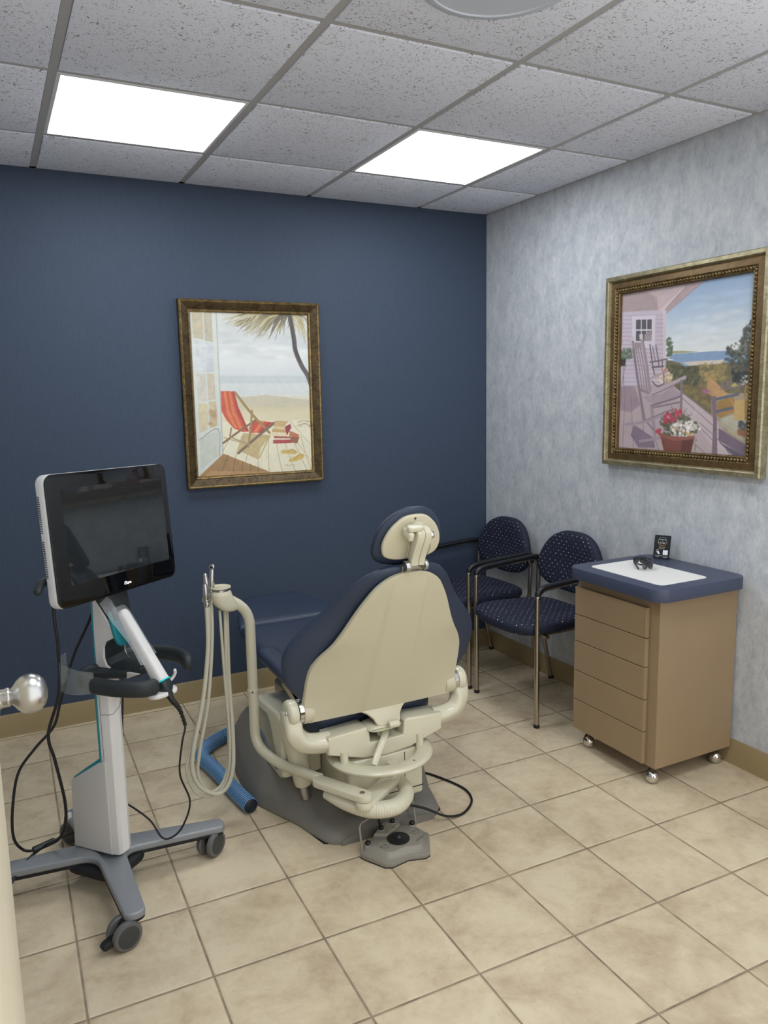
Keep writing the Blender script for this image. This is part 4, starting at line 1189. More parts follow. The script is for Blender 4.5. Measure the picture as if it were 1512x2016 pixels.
letters('Tap or Scan', 0.004, 'print_white', t, at_(0, 0.0415), ex, up, fz)
b = B()
sweep(b, [at_(-0.016 + 0.0055 * math.cos(a), 0.031 + 0.0055 * math.sin(a)) for a in np.linspace(0.6, 5.6, 14)], 0.0006, 6)
prism(b, [(-0.018, 0.030), (-0.013, 0.032), (-0.009, 0.026), (-0.006, 0.019), (-0.012, 0.018), (-0.017, 0.023)], F, ex, up, fz, 0.0004)
obj('printed_hand', b, 'print_white', t, None)
b = B(); box(b, (0, 0, 0), (0.001, 0.001, 0.001)); b.free()
b = B(); prism(b, rrect(0.0195, 0.0195, 0.001, 3, 0.0155, 0.0265), F, ex, up, fz, 0.0004); obj('printed_square', b, 'print_white', t, None)
b = B(); sweep(b, [at_(-0.027, 0.0125), at_(0.027, 0.0125)], 0.0004, 5); sweep(b, [at_(-0.022, 0.007), at_(-0.008, 0.007)], 0.0006, 5); sweep(b, [at_(0.007, 0.007), at_(0.024, 0.007)], 0.0006, 5)
obj('printed_lines', b, 'print_white', t, None)

# safety glasses lying on the white inset
t = thing('safety_glasses', 'dark smoke safety glasses lying on the white inset of the cabinet top', 'glasses', (-0.225, -1.47, TZ + 0.0015))
b = B()
def lens(a0, a1, R=0.062, z0=0.004, z1=0.036):
    """a wraparound lens: part of a curved shield, real thickness"""
    n = 12; rows = []
    for k in range(n + 1):
        a = a0 + (a1 - a0) * k / n
        f = math.sin(PI * k / n) ** 0.5
        lo = z0 + 0.012 * (1 - f); hi = z1 - 0.006 * (1 - f)
        c, s = math.cos(a), math.sin(a)
        rows.append([(R * c, R * s * 1.1, lo), ((R + 0.002) * c, (R + 0.002) * s * 1.1, lo), ((R + 0.004) * c * 0.97, (R + 0.004) * s * 1.07, (lo + hi) / 2), ((R + 0.002) * c * 0.92, (R + 0.002) * s * 1.04, hi), (R * c * 0.92, R * s * 1.04, hi), (R * c * 0.95, R * s * 1.06, (lo + hi) / 2)])
    return rows
def gput(bm, rings):
    Rz = Matrix.Rotation(math.radians(-29), 4, 'Z') @ Matrix.Scale(0.86, 4); o = Vector((-0.268, -1.445, TZ + 0.0015))
    return loft(bm, [[o + Rz @ Vector(p) for p in r] for r in rings])
gput(b, lens(math.radians(5), math.radians(68))); obj('lens', b, 'smoke_lens', t, 50); b = B(); gput(b, lens(math.radians(-68), math.radians(-5)))
obj('lens', b, 'smoke_lens', t, 50)
b = B(); gput(b, lens(math.radians(69), math.radians(92), 0.062, 0.006, 0.034)); obj('side_shield', b, 'smoke_lens', t, 50)
b = B(); gput(b, lens(math.radians(-92), math.radians(-69), 0.062, 0.006, 0.034)); obj('side_shield', b, 'smoke_lens', t, 50)
b = B()
Rz = Matrix.Rotation(math.radians(-29), 4, 'Z') @ Matrix.Scale(0.86, 4); o = Vector((-0.268, -1.445, TZ + 0.0015))
pts = [o + Rz @ Vector((0.060 * math.cos(a), 0.060 * math.sin(a) * 1.08, 0.037)) for a in np.linspace(math.radians(-70), math.radians(70), 22)]
sweep(b, pts, 0.0022, 8)
for s in (-1, 1):
    P = [(0.021, 0.062 * s, 0.034), (0.004, 0.066 * s, 0.030), (-0.006, 0.056 * s, 0.026), (-0.008 - 0.006 * s, 0.02 * s, 0.020), (-0.008 - 0.006 * s, -0.03 * s, 0.012), (-0.006 - 0.006 * s, -0.05 * s, 0.004)]
    sweep(b, smooth_path([o + Rz @ Vector(p) for p in P], 5), 0.003, 8, prof=[(0.5, 1), (0.5, -1), (-0.5, -1), (-0.5, 1)], up=(0, 0, 1))
obj('frame', b, 'black_plastic', t)

# ================================================================== DENTAL CHAIR (faces +y, centre line x = -1.40)
XC = -1.40
dc = thing('dental_chair', 'navy and cream dental treatment chair seen from behind in the middle of the room', 'dental chair', (XC, -1.0, 0))

# floor base: low lip near the back of the chair, rising into a broad hump towards the toe end
b = B(); rings = []
xb = -1.415
tabw = [(-1.485, .175), (-1.46, .215), (-1.40, .235), (-1.30, .262), (-1.20, .305), (-1.10, .345), (-1.0, .352), (-0.85, .345), (-0.70, .318), (-0.58, .285), (-0.50, .23)]
tabh = [(-1.485, .030), (-1.46, .045), (-1.40, .055), (-1.30, .075), (-1.20, .115), (-1.10, .165), (-1.0, .20), (-0.85, .225), (-0.70, .22), (-0.58, .19), (-0.50, .13)]
for y in [-1.492, -1.485, -1.47, -1.45, -1.42, -1.38, -1.34, -1.30, -1.26, -1.22, -1.18, -1.14, -1.10, -1.05, -1.0, -0.92, -0.84, -0.76, -0.70, -0.64, -0.58, -0.54, -0.51, -0.50]:
    w_ = tabl(tabw, y); h_ = tabl(tabh, y); r = []
    N = 18
    r.append((xb + w_ , y, 0.0)); r.append((xb + w_ + 0.002, y, 0.010))
    for k in range(N + 1):
        a = PI * k / N
        cx = math.copysign(abs(math.cos(a)) ** 0.42, math.cos(a)); sz = abs(math.sin(a)) ** 0.8
        r.append((xb + w_ * cx * (1 - 0.10 * sz), y, 0.014 + (h_ - 0.014) * sz))
    r.append((xb - w_ - 0.002, y, 0.010)); r.append((xb - w_, y, 0.0))
    rings.append(r)
loft(b, rings)
obj('base', b, 'base_grey', dc, 50)
b = B()
prism(b, [(xb - 0.16, -1.487), (xb + 0.17, -1.487), (xb + 0.225, -1.45), (xb + 0.25, -1.34), (xb - 0.25, -1.34), (xb - 0.225, -1.45)], (0, 0, 0), (1, 0, 0), (0, 1, 0), (0, 0, 1), 0.004)
obj('base_gasket', b, 'dark_under', dc)

# lift column housing below the seat
b = B()
box(b, (-1.548, -1.455, 0.088), (-1.262, -1.05, 0.262), 0.010, 3)
o_ = obj('lift_housing', b, 'cream', dc)
b = B(); box(b, (-1.335, -1.4565, 0.10), (-1.3335, -1.4545, 0.255)); box(b, (-1.262, -1.458, 0.118), (-1.548, -1.4545, 0.1195))
obj('seam', b, 'dark_under', o_, None)
b = B(); box(b, (-1.56, -1.35, 0.24), (-1.24, -0.75, 0.335), 0.015, 2)
obj('upper_housing', b, 'smoke_panel', dc)
# pump housing on the left with a glossy printed side panel
b = B()
prof = [(-0.92, 0.13), (-1.20, 0.13), (-1.235, 0.15), (-1.235, 0.345), (-1.20, 0.372), (-0.97, 0.358), (-0.92, 0.34)]
prism(b, prof, (-1.700, 0, 0), (0, 1, 0), (0, 0, 1), (1, 0, 0), 0.15, 0.016, 3)
ph = obj('pump_housing', b, 'cream', dc)
b = B()
prism(b, [(-0.94, 0.165), (-1.17, 0.155), (-1.195, 0.17), (-1.12, 0.315), (-1.09, 0.335), (-0.94, 0.325)], (-1.703, 0, 0), (0, 1, 0), (0, 0, 1), (1, 0, 0), 0.006, 0.003, 2)
obj('side_panel', b, 'smoke_panel', ph)
letters('F', 0.050, 'label_dark', ph, (-1.7035, -0.975, 0.292), (0, -1, 0), (0, 0, 1), (-1, 0, 0), 'printed_letter')
letters('i', 0.034, 'label_dark', ph, (-1.7035, -0.995, 0.286), (0, -1, 0), (0, 0, 1), (-1, 0, 0), 'printed_letter')
b = B()
box(b, (-1.7042, -1.005, 0.262), (-1.7028, -0.962, 0.265))
obj('printed_line', b, 'label_dark', ph, None)
b = B()
lathe(b, (-1.632, -1.262, 0.118), (-0.16, 0.0, 0.985), [(0.010, 0), (0.022, 0.003), (0.031, 0.010), (0.033, 0.02), (0.040, 0.20), (0.042, 0.24), (0.034, 0.268), (0.01, 0.275)], 32)
cy_ = obj('lift_cylinder', b, 'cream', dc)
b = B(); lathe(b, (-1.625, -1.262, 0.072), (-0.16, 0, 0.985), [(0.018, 0), (0.018, 0.05)], 20)
obj('piston', b, 'nickel', cy_)

# seat cushion: from the hinge to the toe end, thickening into side bolsters
def zseat(y): return float(np.interp(y, [-1.42, -1.30, -1.10, -0.85, -0.60, -0.26], [0.405, 0.425, 0.452, 0.487, 0.520, 0.560]))
def seat_loft(bm, ys_, wtab, thick, dish=0.0, e=0.35):
    rings = []
    for i, y in enumerate(ys_):
        w_ = tabl(wtab, y); z = zseat(y)
        th_ = thick * min(1.0, 0.25 + 0.75 * math.sin(PI * min(1, (i + 0.6) / 4) / 2), 0.25 + 0.75 * math.sin(PI * min(1, (len(ys_) - i - 0.4) / 4) / 2))
        r = []
        N = 36
        low = 0.045 * min(1, max(0, (-1.08 - y) / 0.2)) if thick > 0.06 else 0.0
        for k in range(N):
            a = 2 * PI * k / N
            cx = math.copysign(abs(math.cos(a)) ** e, math.cos(a)); sz = math.copysign(abs(math.sin(a)) ** 0.7, math.sin(a))
            zz_ = z - thick / 2 + sz * th_ / 2
            if sz < 0: zz_ += sz * low * min(1, th_ / thick)
            if sz > 0: zz_ += dish * (abs(cx) ** 3) * sz
            r.append((XC + w_ * cx, y, zz_))
        rings.append(r)
    loft(bm, rings)
sw = [(-1.362, .19), (-1.350, .222), (-1.32, .242), (-1.27, .245), (-1.18, .222), (-1.1, .215), (-0.9, .225), (-0.7, .245), (-0.55, .238), (-0.45, .215), (-0.38, .185), (-0.30, .145), (-0.27, .125), (-0.255, .10)]
b = B()
seat_loft(b, [-1.362, -1.357, -1.348, -1.335, -1.31, -1.27, -1.22, -1.15, -1.05, -0.95, -0.85, -0.75, -0.68, -0.63, -0.60, -0.585, -0.578], sw, 0.072, 0.010)
obj('seat', b, 'vinyl', dc, 60)
b = B()
seat_loft(b, [-0.574, -0.568, -0.555, -0.54, -0.50, -0.45, -0.41, -0.38, -0.35, -0.32, -0.30, -0.285, -0.272, -0.262, -0.255], sw, 0.050, 0.006)
obj('leg_rest', b, 'vinyl', dc, 60)
b = B()
box(b, (-1.53, -1.30, 0.315), (-1.27, -0.62, 0.352), 0.006, 1)
box(b, (-1.60, -1.33, 0.315), (-1.20, -1.28, 0.335), 0.004, 1)
obj('seat_pan', b, 'dark_under', dc)

# backrest
def yc(z): return -1.42 - (z - 0.40) * 0.436
PAD_A = [(.425, .14), (.44, .235), (.46, .268), (.50, .293), (.54, .326), (.58, .347), (.62, .357), (.66, .355), (.70, .340), (.74, .306), (.78, .266), (.82, .230), (.86, .197), (.90, .163), (.93, .125), (.945, .09), (.952, .05)]
PAD_D = [(.405, .0), (.46, .01), (.50, .026), (.54, .050), (.58, .062), (.62, .076), (.66, .086), (.70, .095), (.74, .10), (.78, .094), (.82, .083), (.86, .068), (.90, .057), (.952, .04)]
b = B(); rings = []
zs = [.425, .430, .438, .448, .462, .482, .51, .54, .57, .60, .63, .66, .69, .72, .75, .78, .81, .84, .87, .895, .915, .93, .941, .948, .952]
for i, z in enumerate(zs):
    a_ = tabl(PAD_A, z); d_ = tabl(PAD_D, z)
    en = min(1.0, (i + 0.8) / 3.5, (len(zs) - i - 0.2) / 4.5)
    tk = 0.085 * math.sin(PI / 2 * en)
    r = []
    N = 44
    for k in range(N):
        an = 2 * PI * k / N
        s = math.copysign(abs(math.cos(an)) ** 0.62, math.cos(an)); o2 = math.copysign(abs(math.sin(an)) ** 0.85, math.sin(an))
        y = yc(z) + 0.012 + 0.043 + (d_ - 0.043) * abs(s) ** 2.2 + 0.035 * max(0, (0.53 - z) / 0.13) + o2 * tk / 2 * (1 - 0.35 * abs(s) ** 2)
        r.append((XC + a_ * s, y, z - o2 * tk * 0.12))
    rings.append(r)
loft(b, rings)
obj('backrest_cushion', b, 'vinyl', dc, 60)
SH_A = [(.405, .284), (.42, .2885), (.50, .288), (.54, .287), (.58, .285), (.62, .278), (.66, .256), (.70, .222), (.74, .198), (.78, .178), (.82, .158), (.86, .134), (.89, .112), (.91, .090), (.925, .062), (.933, .03)]
SH_D = [(.40, .0), (.46, .017), (.50, .028), (.58, .036), (.62, .036), (.66, .028), (.70, .014), (.78, .011), (.86, .007), (.933, .004)]
def shell_y(x, z, off=0.0):
    a_ = tabl(SH_A, min(max(z, .41), .93)); d_ = tabl(SH_D, z)
    s = min(1, abs(x - XC) / a_)
    kx_ = 0.052 + (0.93 - z) * 0.04
    q_ = min(1, max(0, (kx_ + 0.014 - abs(x - XC)) / 0.014)); ridge = 0.006 * q_ * q_ * (3 - 2 * q_) * min(1, max(0, (0.925 - z) / 0.06))
    return yc(z) + d_ * s ** 2 - ridge + off
b = B()
zs = [.418, .43, .45, .47] + list(np.arange(.49, .90, .02)) + [.905, .915, .922, .928, .932, .934]
S = 64
rowsB, rowsF = [], []
def shell_row(z, off, k_=1.0):
    a_ = (tabl(SH_A, z)) * k_
    if z < .47: a_ = a_ - 0.03 * ((.47 - z) / .052) ** 3 * 0.6
    return [(XC + a_ * s, shell_y(XC + a_ * s, z, off), z) for s in [-1 + 2 * i / S for i in range(S + 1)]]
rings = []
for z in zs:
    back = shell_row(z, 0.0, 0.985); front = shell_row(z, 0.016, 1.0)
    mid0 = shell_row(z, 0.005, 1.0)
    rings.append(back[1:-1] + [back[-1], mid0[-1]] + list(reversed(front)) + [mid0[0], back[0]])
loft(b, rings)
bk = obj('backrest_shell', b, 'shell', dc, 40)
# lower tongue of the shell with its hinge
b = B()
tong = [(-0.092, 0.060), (-0.082, 0.056), (-0.066, 0.046), (-0.050, 0.026), (-0.044, 0.004), (-0.030, -0.004), (0.030, -0.004), (0.044, 0.004), (0.050, 0.026), (0.066, 0.046), (0.082, 0.056), (0.092, 0.060)]
prism(b, tong, (XC, -1.475, 0.381), (1, 0, 0), (0, 0.64, 0.768), (0, 0.768, -0.64), 0.013, 0.004, 2)
for v in b.verts:
    if v.co.z > 0.415: v.co.y += (v.co.z - 0.415) * 0.8
tg = obj('hinge_tongue', b, 'shell', bk, 40)
b = B(); cyl(b, (XC - 0.010, -1.488, 0.381), (XC + 0.028, -1.488, 0.381), 0.0125, 20, 0.002); obj('hinge_barrel', b, 'cream', bk)
b = B(); prism(b, smooth2([(-0.075, 0.368), (-0.04, 0.378), (0.03, 0.376), (0.045, 0.368), (0.02, 0.358), (-0.05, 0.358)], 4), (XC, -1.475, 0), (1, 0, 0), (0, 0, 1), (0, 1, 0), 0.08, 0.004, 2)
obj('hinge_bracket', b, 'cream', bk)

# headrest
def yh(z): return -1.635 - (z - 1.05) * 0.35
HP = [(.948, .035), (.952, .06), (.96, .087), (.98, .108), (1.0, .1165), (1.03, .117), (1.06, .110), (1.08, .100), (1.10, .085), (1.12, .060), (1.13, .038), (1.135, .02)]
b = B(); rings = []
zs = [.948, .951, .956, .965, .98, 1.0, 1.02, 1.04, 1.06, 1.08, 1.095, 1.108, 1.118, 1.126, 1.131, 1.135]
for i, z in enumerate(zs):
    a_ = tabl(HP, z); en = min(1.0, (i + .8) / 4.5, (len(zs) - i - .2) / 5)
    tk = 0.066 * math.sin(PI / 2 * en); r = []
    for k in range(36):
        an = 2 * PI * k / 36
        s = math.copysign(abs(math.cos(an)) ** 0.75, math.cos(an)); o2 = math.copysign(abs(math.sin(an)) ** 0.75, math.sin(an))
        r.append((XC + a_ * s, yh(z) + 0.010 * s * s + (o2 * tk * 0.72 if o2 > 0 else o2 * tk * 0.26), z - o2 * tk * 0.15))
    rings.append(r)
loft(b, rings)
hr = obj('headrest_cushion', b, 'vinyl', dc, 60)
hp = smooth2([(0, 1.119), (0.035, 1.114), (0.062, 1.096), (0.082, 1.074), (0.096, 1.045), (0.099, 1.018), (0.088, 0.992), (0.055, 0.979), (0, 0.975), (-0.055, 0.979), (-0.088, 0.992), (-0.099, 1.018), (-0.096, 1.045), (-0.082, 1.074), (-0.062, 1.096), (-0.035, 1.114)], 4)
b = B()
hd = Vector((0, -0.33, 0.944)).normalized(); hn = Vector((0, -0.944, -0.33)).normalized()
base_o = Vector((XC, yh(1.05), 1.05)) + hn * 0.006
prism(b, [(x, (z - 1.05) / 0.944) for x, z in hp], base_o, (1, 0, 0), hd, hn, 0.015, 0.006, 3)
def hpt(x, v, d): return base_o + Vector((1, 0, 0)) * x + hd * v + hn * d
pl = obj('headrest_plate', b, 'shell', hr, 40)
b = B(); prism(b, rrect(0.045, 0.13, 0.018, 4, 0.008, -0.015), base_o + hn * 0.012, (1, 0, 0), hd, hn, 0.010, 0.005, 3)
obj('raised_spine', b, 'shell', pl, 50)
b = B(); cyl(b, hpt(-0.003, 0.062, 0.0145), hpt(-0.003, 0.062, 0.0165), 0.0035, 14); obj('screw', b, 'dark_grey', pl)
# articulated bracket carrying the headrest
b = B()
hk = [(0.020, 0.040), (0.045, 0.044), (0.062, 0.036), (0.066, 0.020), (0.058, -0.02), (0.052, -0.06), (0.054, -0.080), (0.035, -0.090), (0.026, -0.06), (0.028, -0.01)]
prism(b, hk, hpt(-0.014, 0, 0), hn, hd, (1, 0, 0), 0.026, 0.004, 2)
hk1 = obj('headrest_link', b, 'cream', dc)
b = B(); prism(b, hk, hpt(0.0125, 0, 0), hn, hd, (1, 0, 0), 0.022, 0.004, 2); obj('link_half', b, 'cream', hk1)
b = B(); prism(b, rrect(0.052, 0.024, 0.010, 5, 0, 0), hpt(-0.018, 0.038, 0.046), (1, 0, 0), hn, hd, 0.018, 0.005, 3)
prism(b, rrect(0.018, 0.05, 0.006, 4, 0.0, 0.0), hpt(-0.034, 0.038, 0.040), (1, 0, 0), hn, -hd, 0.026, 0.005, 2)
obj('release_grip', b, 'cream', hk1)
b = B(); cyl(b, hpt(0.034, 0.018, 0.045), hpt(0.050, 0.018, 0.045), 0.0115, 22, 0.002); obj('chrome_knob', b, 'chrome', hk1)
b = B(); cyl(b, hpt(-0.032, -0.085, 0.045), hpt(-0.014, -0.085, 0.045), 0.018, 26, 0.002); obj('pivot_drum', b, 'nickel', hk1)
b = B(); cyl(b, hpt(0.034, -0.085, 0.045), hpt(0.046, -0.085, 0.045), 0.016, 26, 0.002); obj('pivot_drum', b, 'nickel', hk1)
b = B(); prism(b, [(-0.030, 0), (0.030, 0), (0.034, 0.03), (0.040, 0.055), (-0.038, 0.055), (-0.034, 0.03)], hpt(0.002, -0.145, 0.018), (1, 0, 0), hd, hn, 0.022, 0.004, 2)
obj('mast', b, 'nickel', hk1)
b = B(); sweep(b, smooth_path([hpt(0.036, -0.005, 0.035), hpt(0.048, -0.02, 0.042), hpt(0.044, -0.05, 0.040), hpt(0.036, -0.07, 0.036)], 5), 0.0013, 8); obj('release_wire', b, 'nickel', hk1)

# yoke that carries the backrest: two cast arms joined behind the seat
b = B()
ypr = [(math.cos(a) * 1.0, math.sin(a) * 0.92) for a in [2 * PI * (k + .5) / 16 for k in range(16)]]
ypr = [(math.copysign(abs(c) ** 0.6, c), math.copysign(abs(s) ** 0.6, s)) for c, s in ypr]
yk = [(-0.318, -1.390, 0.460), (-0.318, -1.402, 0.425), (-0.313, -1.413, 0.388), (-0.290, -1.418, 0.357), (-0.250, -1.419, 0.343), (-0.200, -1.419, 0.338)]
for s in (-1, 1):
    P = [(XC + x * s, y, z) for x, y, z in yk]
    b2 = B()
    rad = lambda t: 0.033 - 0.003 * math.sin(PI * t)
    sweep(b2, smooth_path(P, 6), rad, prof=ypr, up=(0, 0.8, 0.6))
    ya = obj('yoke_arm', b2, 'cream', dc, 50)
    b2 = B(); lathe(b2, (XC + s * 0.300, -1.398, 0.455), (s, 0, 0), [(0.030, 0), (0.040, 0.003), (0.043, 0.010), (0.043, 0.026), (0.038, 0.034), (0.025, 0.038)], 32)
    obj('knuckle', b2, 'cream', ya, 50)
    b3 = B(); lathe(b3, (XC + s * 0.284, -1.398, 0.455), (s, 0, 0), [(0.030, 0), (0.041, 0.001), (0.041, 0.015), (0.030, 0.016)], 32)
    obj('chrome_ring', b3, 'chrome', ya)
    b3 = B(); lathe(b3, (XC + s * 0.338, -1.398, 0.450), (s, 0, 0), [(0.008, 0), (0.008, 0.004), (0.005, 0.006)], 16); ball(b3, (XC + s * 0.341, -1.418, 0.462), 0.005, 12)
    obj('bolt', b3, 'nickel', ya)
    b3 = B(); lathe(b3, (XC + s * 0.246, -1.400, 0.452), (s, 0, 0), [(0.02, 0), (0.036, 0.004), (0.040, 0.012), (0.040, 0.038)], 32)
    obj('shell_boss', b3, 'shell', ya)
b = B()
top_ = [(-0.215, 0.366), (-0.078, 0.374), (-0.066, 0.366), (-0.062, 0.318), (0.062, 0.318), (0.066, 0.366), (0.078, 0.374), (0.215, 0.366), (0.215, 0.306), (0.09, 0.268), (0.0, 0.260), (-0.09, 0.268), (-0.215, 0.306)]
prism(b, top_, (XC, -1.457, 0), (1, 0, 0), (0, 0, 1), (0, 1, 0), 0.085, 0.007, 3)
obj('yoke_bridge', b, 'cream', dc, 40)
b = B(); box(b, (XC - 0.060, -1.385, 0.30), (XC + 0.060, -1.372, 0.36)); obj('bridge_shade', b, 'dark_under', dc, None)  # black slab stands in for the shade of the hollow behind the bridge
# recline release lever
b = B()
lv = [(-1.402, -1.425, 0.336), (-1.408, -1.452, 0.332), (-1.438, -1.478, 0.305), (-1.462, -1.495, 0.280), (-1.476, -1.506, 0.262)]
sweep(b, smooth_path(lv, 5), lambda t: 0.012 - 0.002 * t, prof=[(1.0, 0.55), (0.7, 0.8), (-0.7, 0.8), (-1.0, 0.55), (-1, -0.5), (-0.7, -0.7), (0.7, -0.7), (1, -0.5)], up=(0, -0.6, 0.8))
lathe(b, (-1.402, -1.425, 0.322), (0, -0.2, 1), [(0.020, 0), (0.022, 0.004), (0.022, 0.014), (0.018, 0.018)], 24)
lev = obj('recline_lever', b, 'cream', dc, 50)
b = B(); lathe(b, (-1.402, -1.428, 0.3395), (0, -0.2, 1), [(0.005, 0), (0.005, 0.002)], 12); obj('lever_screw', b, 'dark_grey', lev)
# accessory ring below the yoke
b = B(); rings = []
for k in range(41):
    a = math.radians(-205 + 230 * k / 40)
    c, s = math.cos(a), math.sin(a)
    cc = Vector((-1.412, -1.420, 0.250))
    pr = [(0.128, 0.004), (0.133, 0.0), (0.178, 0.0), (0.184, 0.005), (0.186, 0.012), (0.180, 0.019), (0.172, 0.0215), (0.136, 0.0215), (0.129, 0.018)]
    rings.append([cc + Vector((c * r_, s * r_ * 0.93, z_)) for r_, z_ in pr])
loft(b, rings)
rg = obj('mounting_ring', b, 'cream', dc, 50)
for sx_ in (-0.145, 0.14):
    b = B(); cyl(b, (-1.415 + sx_, -1.455, 0.262), (-1.415 + sx_, -1.455, 0.31), 0.014, 20); obj('ring_post', b, 'cream', rg)
b = B(); cyl(b, (-1.352, -1.555, 0.2685), (-1.352, -1.555, 0.2705), 0.0095, 20); cyl(b, (-1.352, -1.555, 0.2705), (-1.352, -1.555, 0.2715), 0.004, 6); obj('ring_bolt', b, 'nickel', rg)

# armrests
for s in (-1, 1):
    b = B()
    rings = []
    ys_ = [-1.325, -1.322, -1.312, -1.29, -1.24, -1.15, -1.05, -0.99, -0.972, -0.965, -0.962]
    for i, y in enumerate(ys_):
        en = min(1, (i + .8) / 3, (len(ys_) - i - .2) / 3); hw = 0.041 * (0.6 + 0.4 * math.sin(PI / 2 * en)) * (1 - 0.0 * i); th_ = 0.044 * math.sin(PI / 2 * en)
        xx = 0.245 + 0.008 * (y + 1.325) / .36; z = 0.520 + 0.022 * (y + 1.325) / .36
        r = []
        for k in range(20):
            a = 2 * PI * k / 20
            r.append((XC + s * (xx + hw * math.copysign(abs(math.cos(a)) ** .6, math.cos(a))), y, z - 0.02 + th_ / 2 * math.copysign(abs(math.sin(a)) ** .7, math.sin(a))))
        rings.append(r)
    loft(b, rings)
    ar = obj('armrest', b, 'vinyl', dc, 60)
    b = B(); sweep(b, round_path([(XC + s * 0.262, -1.18, 0.478), (XC + s * 0.268, -1.30, 0.462), (XC + s * 0.276, -1.39, 0.45)], 0.05, 4), 0.013, prof=[(0.6, 1), (-0.6, 1), (-0.6, -1), (0.6, -1)], up=(0, 0, 1))
    obj('armrest_strut', b, 'steel_tube', ar)

# ---------------- instrument delivery arm bolted under the chair
b = B()
pipe = round_path([(-1.628, -1.405, 0.208), (-1.715, -1.215, 0.204), (-1.757, -1.118, 0.240), (-1.757, -1.116, 0.735), (-1.852, -1.130, 0.802)], [0.14, 0.085, 0.085], 12)
sweep(b, pipe, 0.0178, 24)
da = obj('delivery_arm', b, 'cream', dc, 60)
b = B(); cyl(b, (-1.757, -1.116, 0.437), (-1.757, -1.116, 0.449), 0.0200, 28, 0.002); obj('collar', b, 'cream', da)
b = B(); ball(b, (-1.7645, -1.1345, 0.443), 0.0028, 10); obj('collar_screw', b, 'dark_under', da)
def plank(bm, a, c, w0, w1, z0, z1, bev=0.004):
    a = Vector(a); c = Vector(c); d = (c - a); L = d.length; d.normalize(); n = Vector((-d.y, d.x))
    out = []
    for k in range(9):
        an = PI / 2 + PI * k / 8; out.append((math.cos(an) * w0, math.sin(an) * w0))
    for k in range(9):
        an = -PI / 2 + PI * k / 8; out.append((L + math.cos(an) * w1, math.sin(an) * w1))
    prism(bm, out, (a.x, a.y, z0), (d.x, d.y, 0), (n.x, n.y, 0), (0, 0, 1), z1 - z0, bev, 2)
b = B(); plank(b, (-1.638, -1.432), (-1.552, -1.588), 0.026, 0.026, 0.200, 0.222)
up_ = obj('upper_link_plate', b, 'cream', da)
b = B(); cyl(b, (-1.556, -1.582, 0.222), (-1.556, -1.582, 0.2245), 0.0085, 20); obj('link_bolt', b, 'nickel', up_)
b = B(); plank(b, (-1.552, -1.588), (-1.40, -1.49), 0.030, 0.028, 0.176, 0.199); obj('lower_link_plate', b, 'cream', da)
b = B(); cyl(b, (-1.40, -1.49, 0.19), (-1.40, -1.49, 0.25), 0.018, 24, 0.002); obj('link_pin', b, 'cream', da)
b = B()
tube(b, [(-1.622, -1.450, 0.178), (-1.585, -1.525, 0.168), (-1.530, -1.592, 0.163), (-1.455, -1.612, 0.163), (-1.395, -1.575, 0.168), (-1.372, -1.51, 0.172), (-1.385, -1.455, 0.176)], lambda t: 0.021 + 0.006 * math.sin(PI * min(1, t * 1.1)), 20, 26, uv=True)
obj('ribbed_sleeve', b, 'cream_ribbed', da, 60)

# head of the arm with a round cup platform
hc = Vector((-1.862, -1.145, 0.0))
b = B()
rings = []
for dz, rx, ry, ox in ((0.826, .030, .030, 0), (0.822, .034, .034, 0), (0.812, .036, .035, 0.001), (0.795, .038, .033, 0.006), (0.775, .038, .030, 0.016), (0.758, .028, .026, 0.026), (0.752, .018, .018, 0.028)):
    rings.append([(hc.x + ox + rx * math.copysign(abs(math.cos(a)) ** .8, math.cos(a)), hc.y + ry * math.copysign(abs(math.sin(a)) ** .8, math.sin(a)), dz) for a in [2 * PI * k / 28 for k in range(28)]])
loft(b, rings)
hd_ = obj('instrument_holder', b, 'cream', da, 50)
b = B(); lathe(b, (hc.x, hc.y, 0.824), (0, 0, 1), [(0.030, 0), (0.030, 0.008)], 32); obj('chrome_band', b, 'nickel', hd_)
b = B(); lathe(b, (hc.x, hc.y, 0.832), (0, 0, 1), [(0.026, 0), (0.033, 0.002), (0.0355, 0.005), (0.034, 0.008), (0.030, 0.0065), (0.01, 0.006)], 40); obj('cup_platform', b, 'shell', hd_)
b = B()
prism(b, smooth2([(-0.052, 0.006), (-0.03, 0.014), (0.0, 0.012), (0.0, -0.012), (-0.03, -0.014), (-0.052, -0.006)], 4), (hc.x - 0.015, hc.y, 0.790), (0.85, -0.2, 0), (0.2, 0.85, 0), (0, 0, 1), 0.016, 0.004, 2)
obj('holder_bar', b, 'cream', hd_)

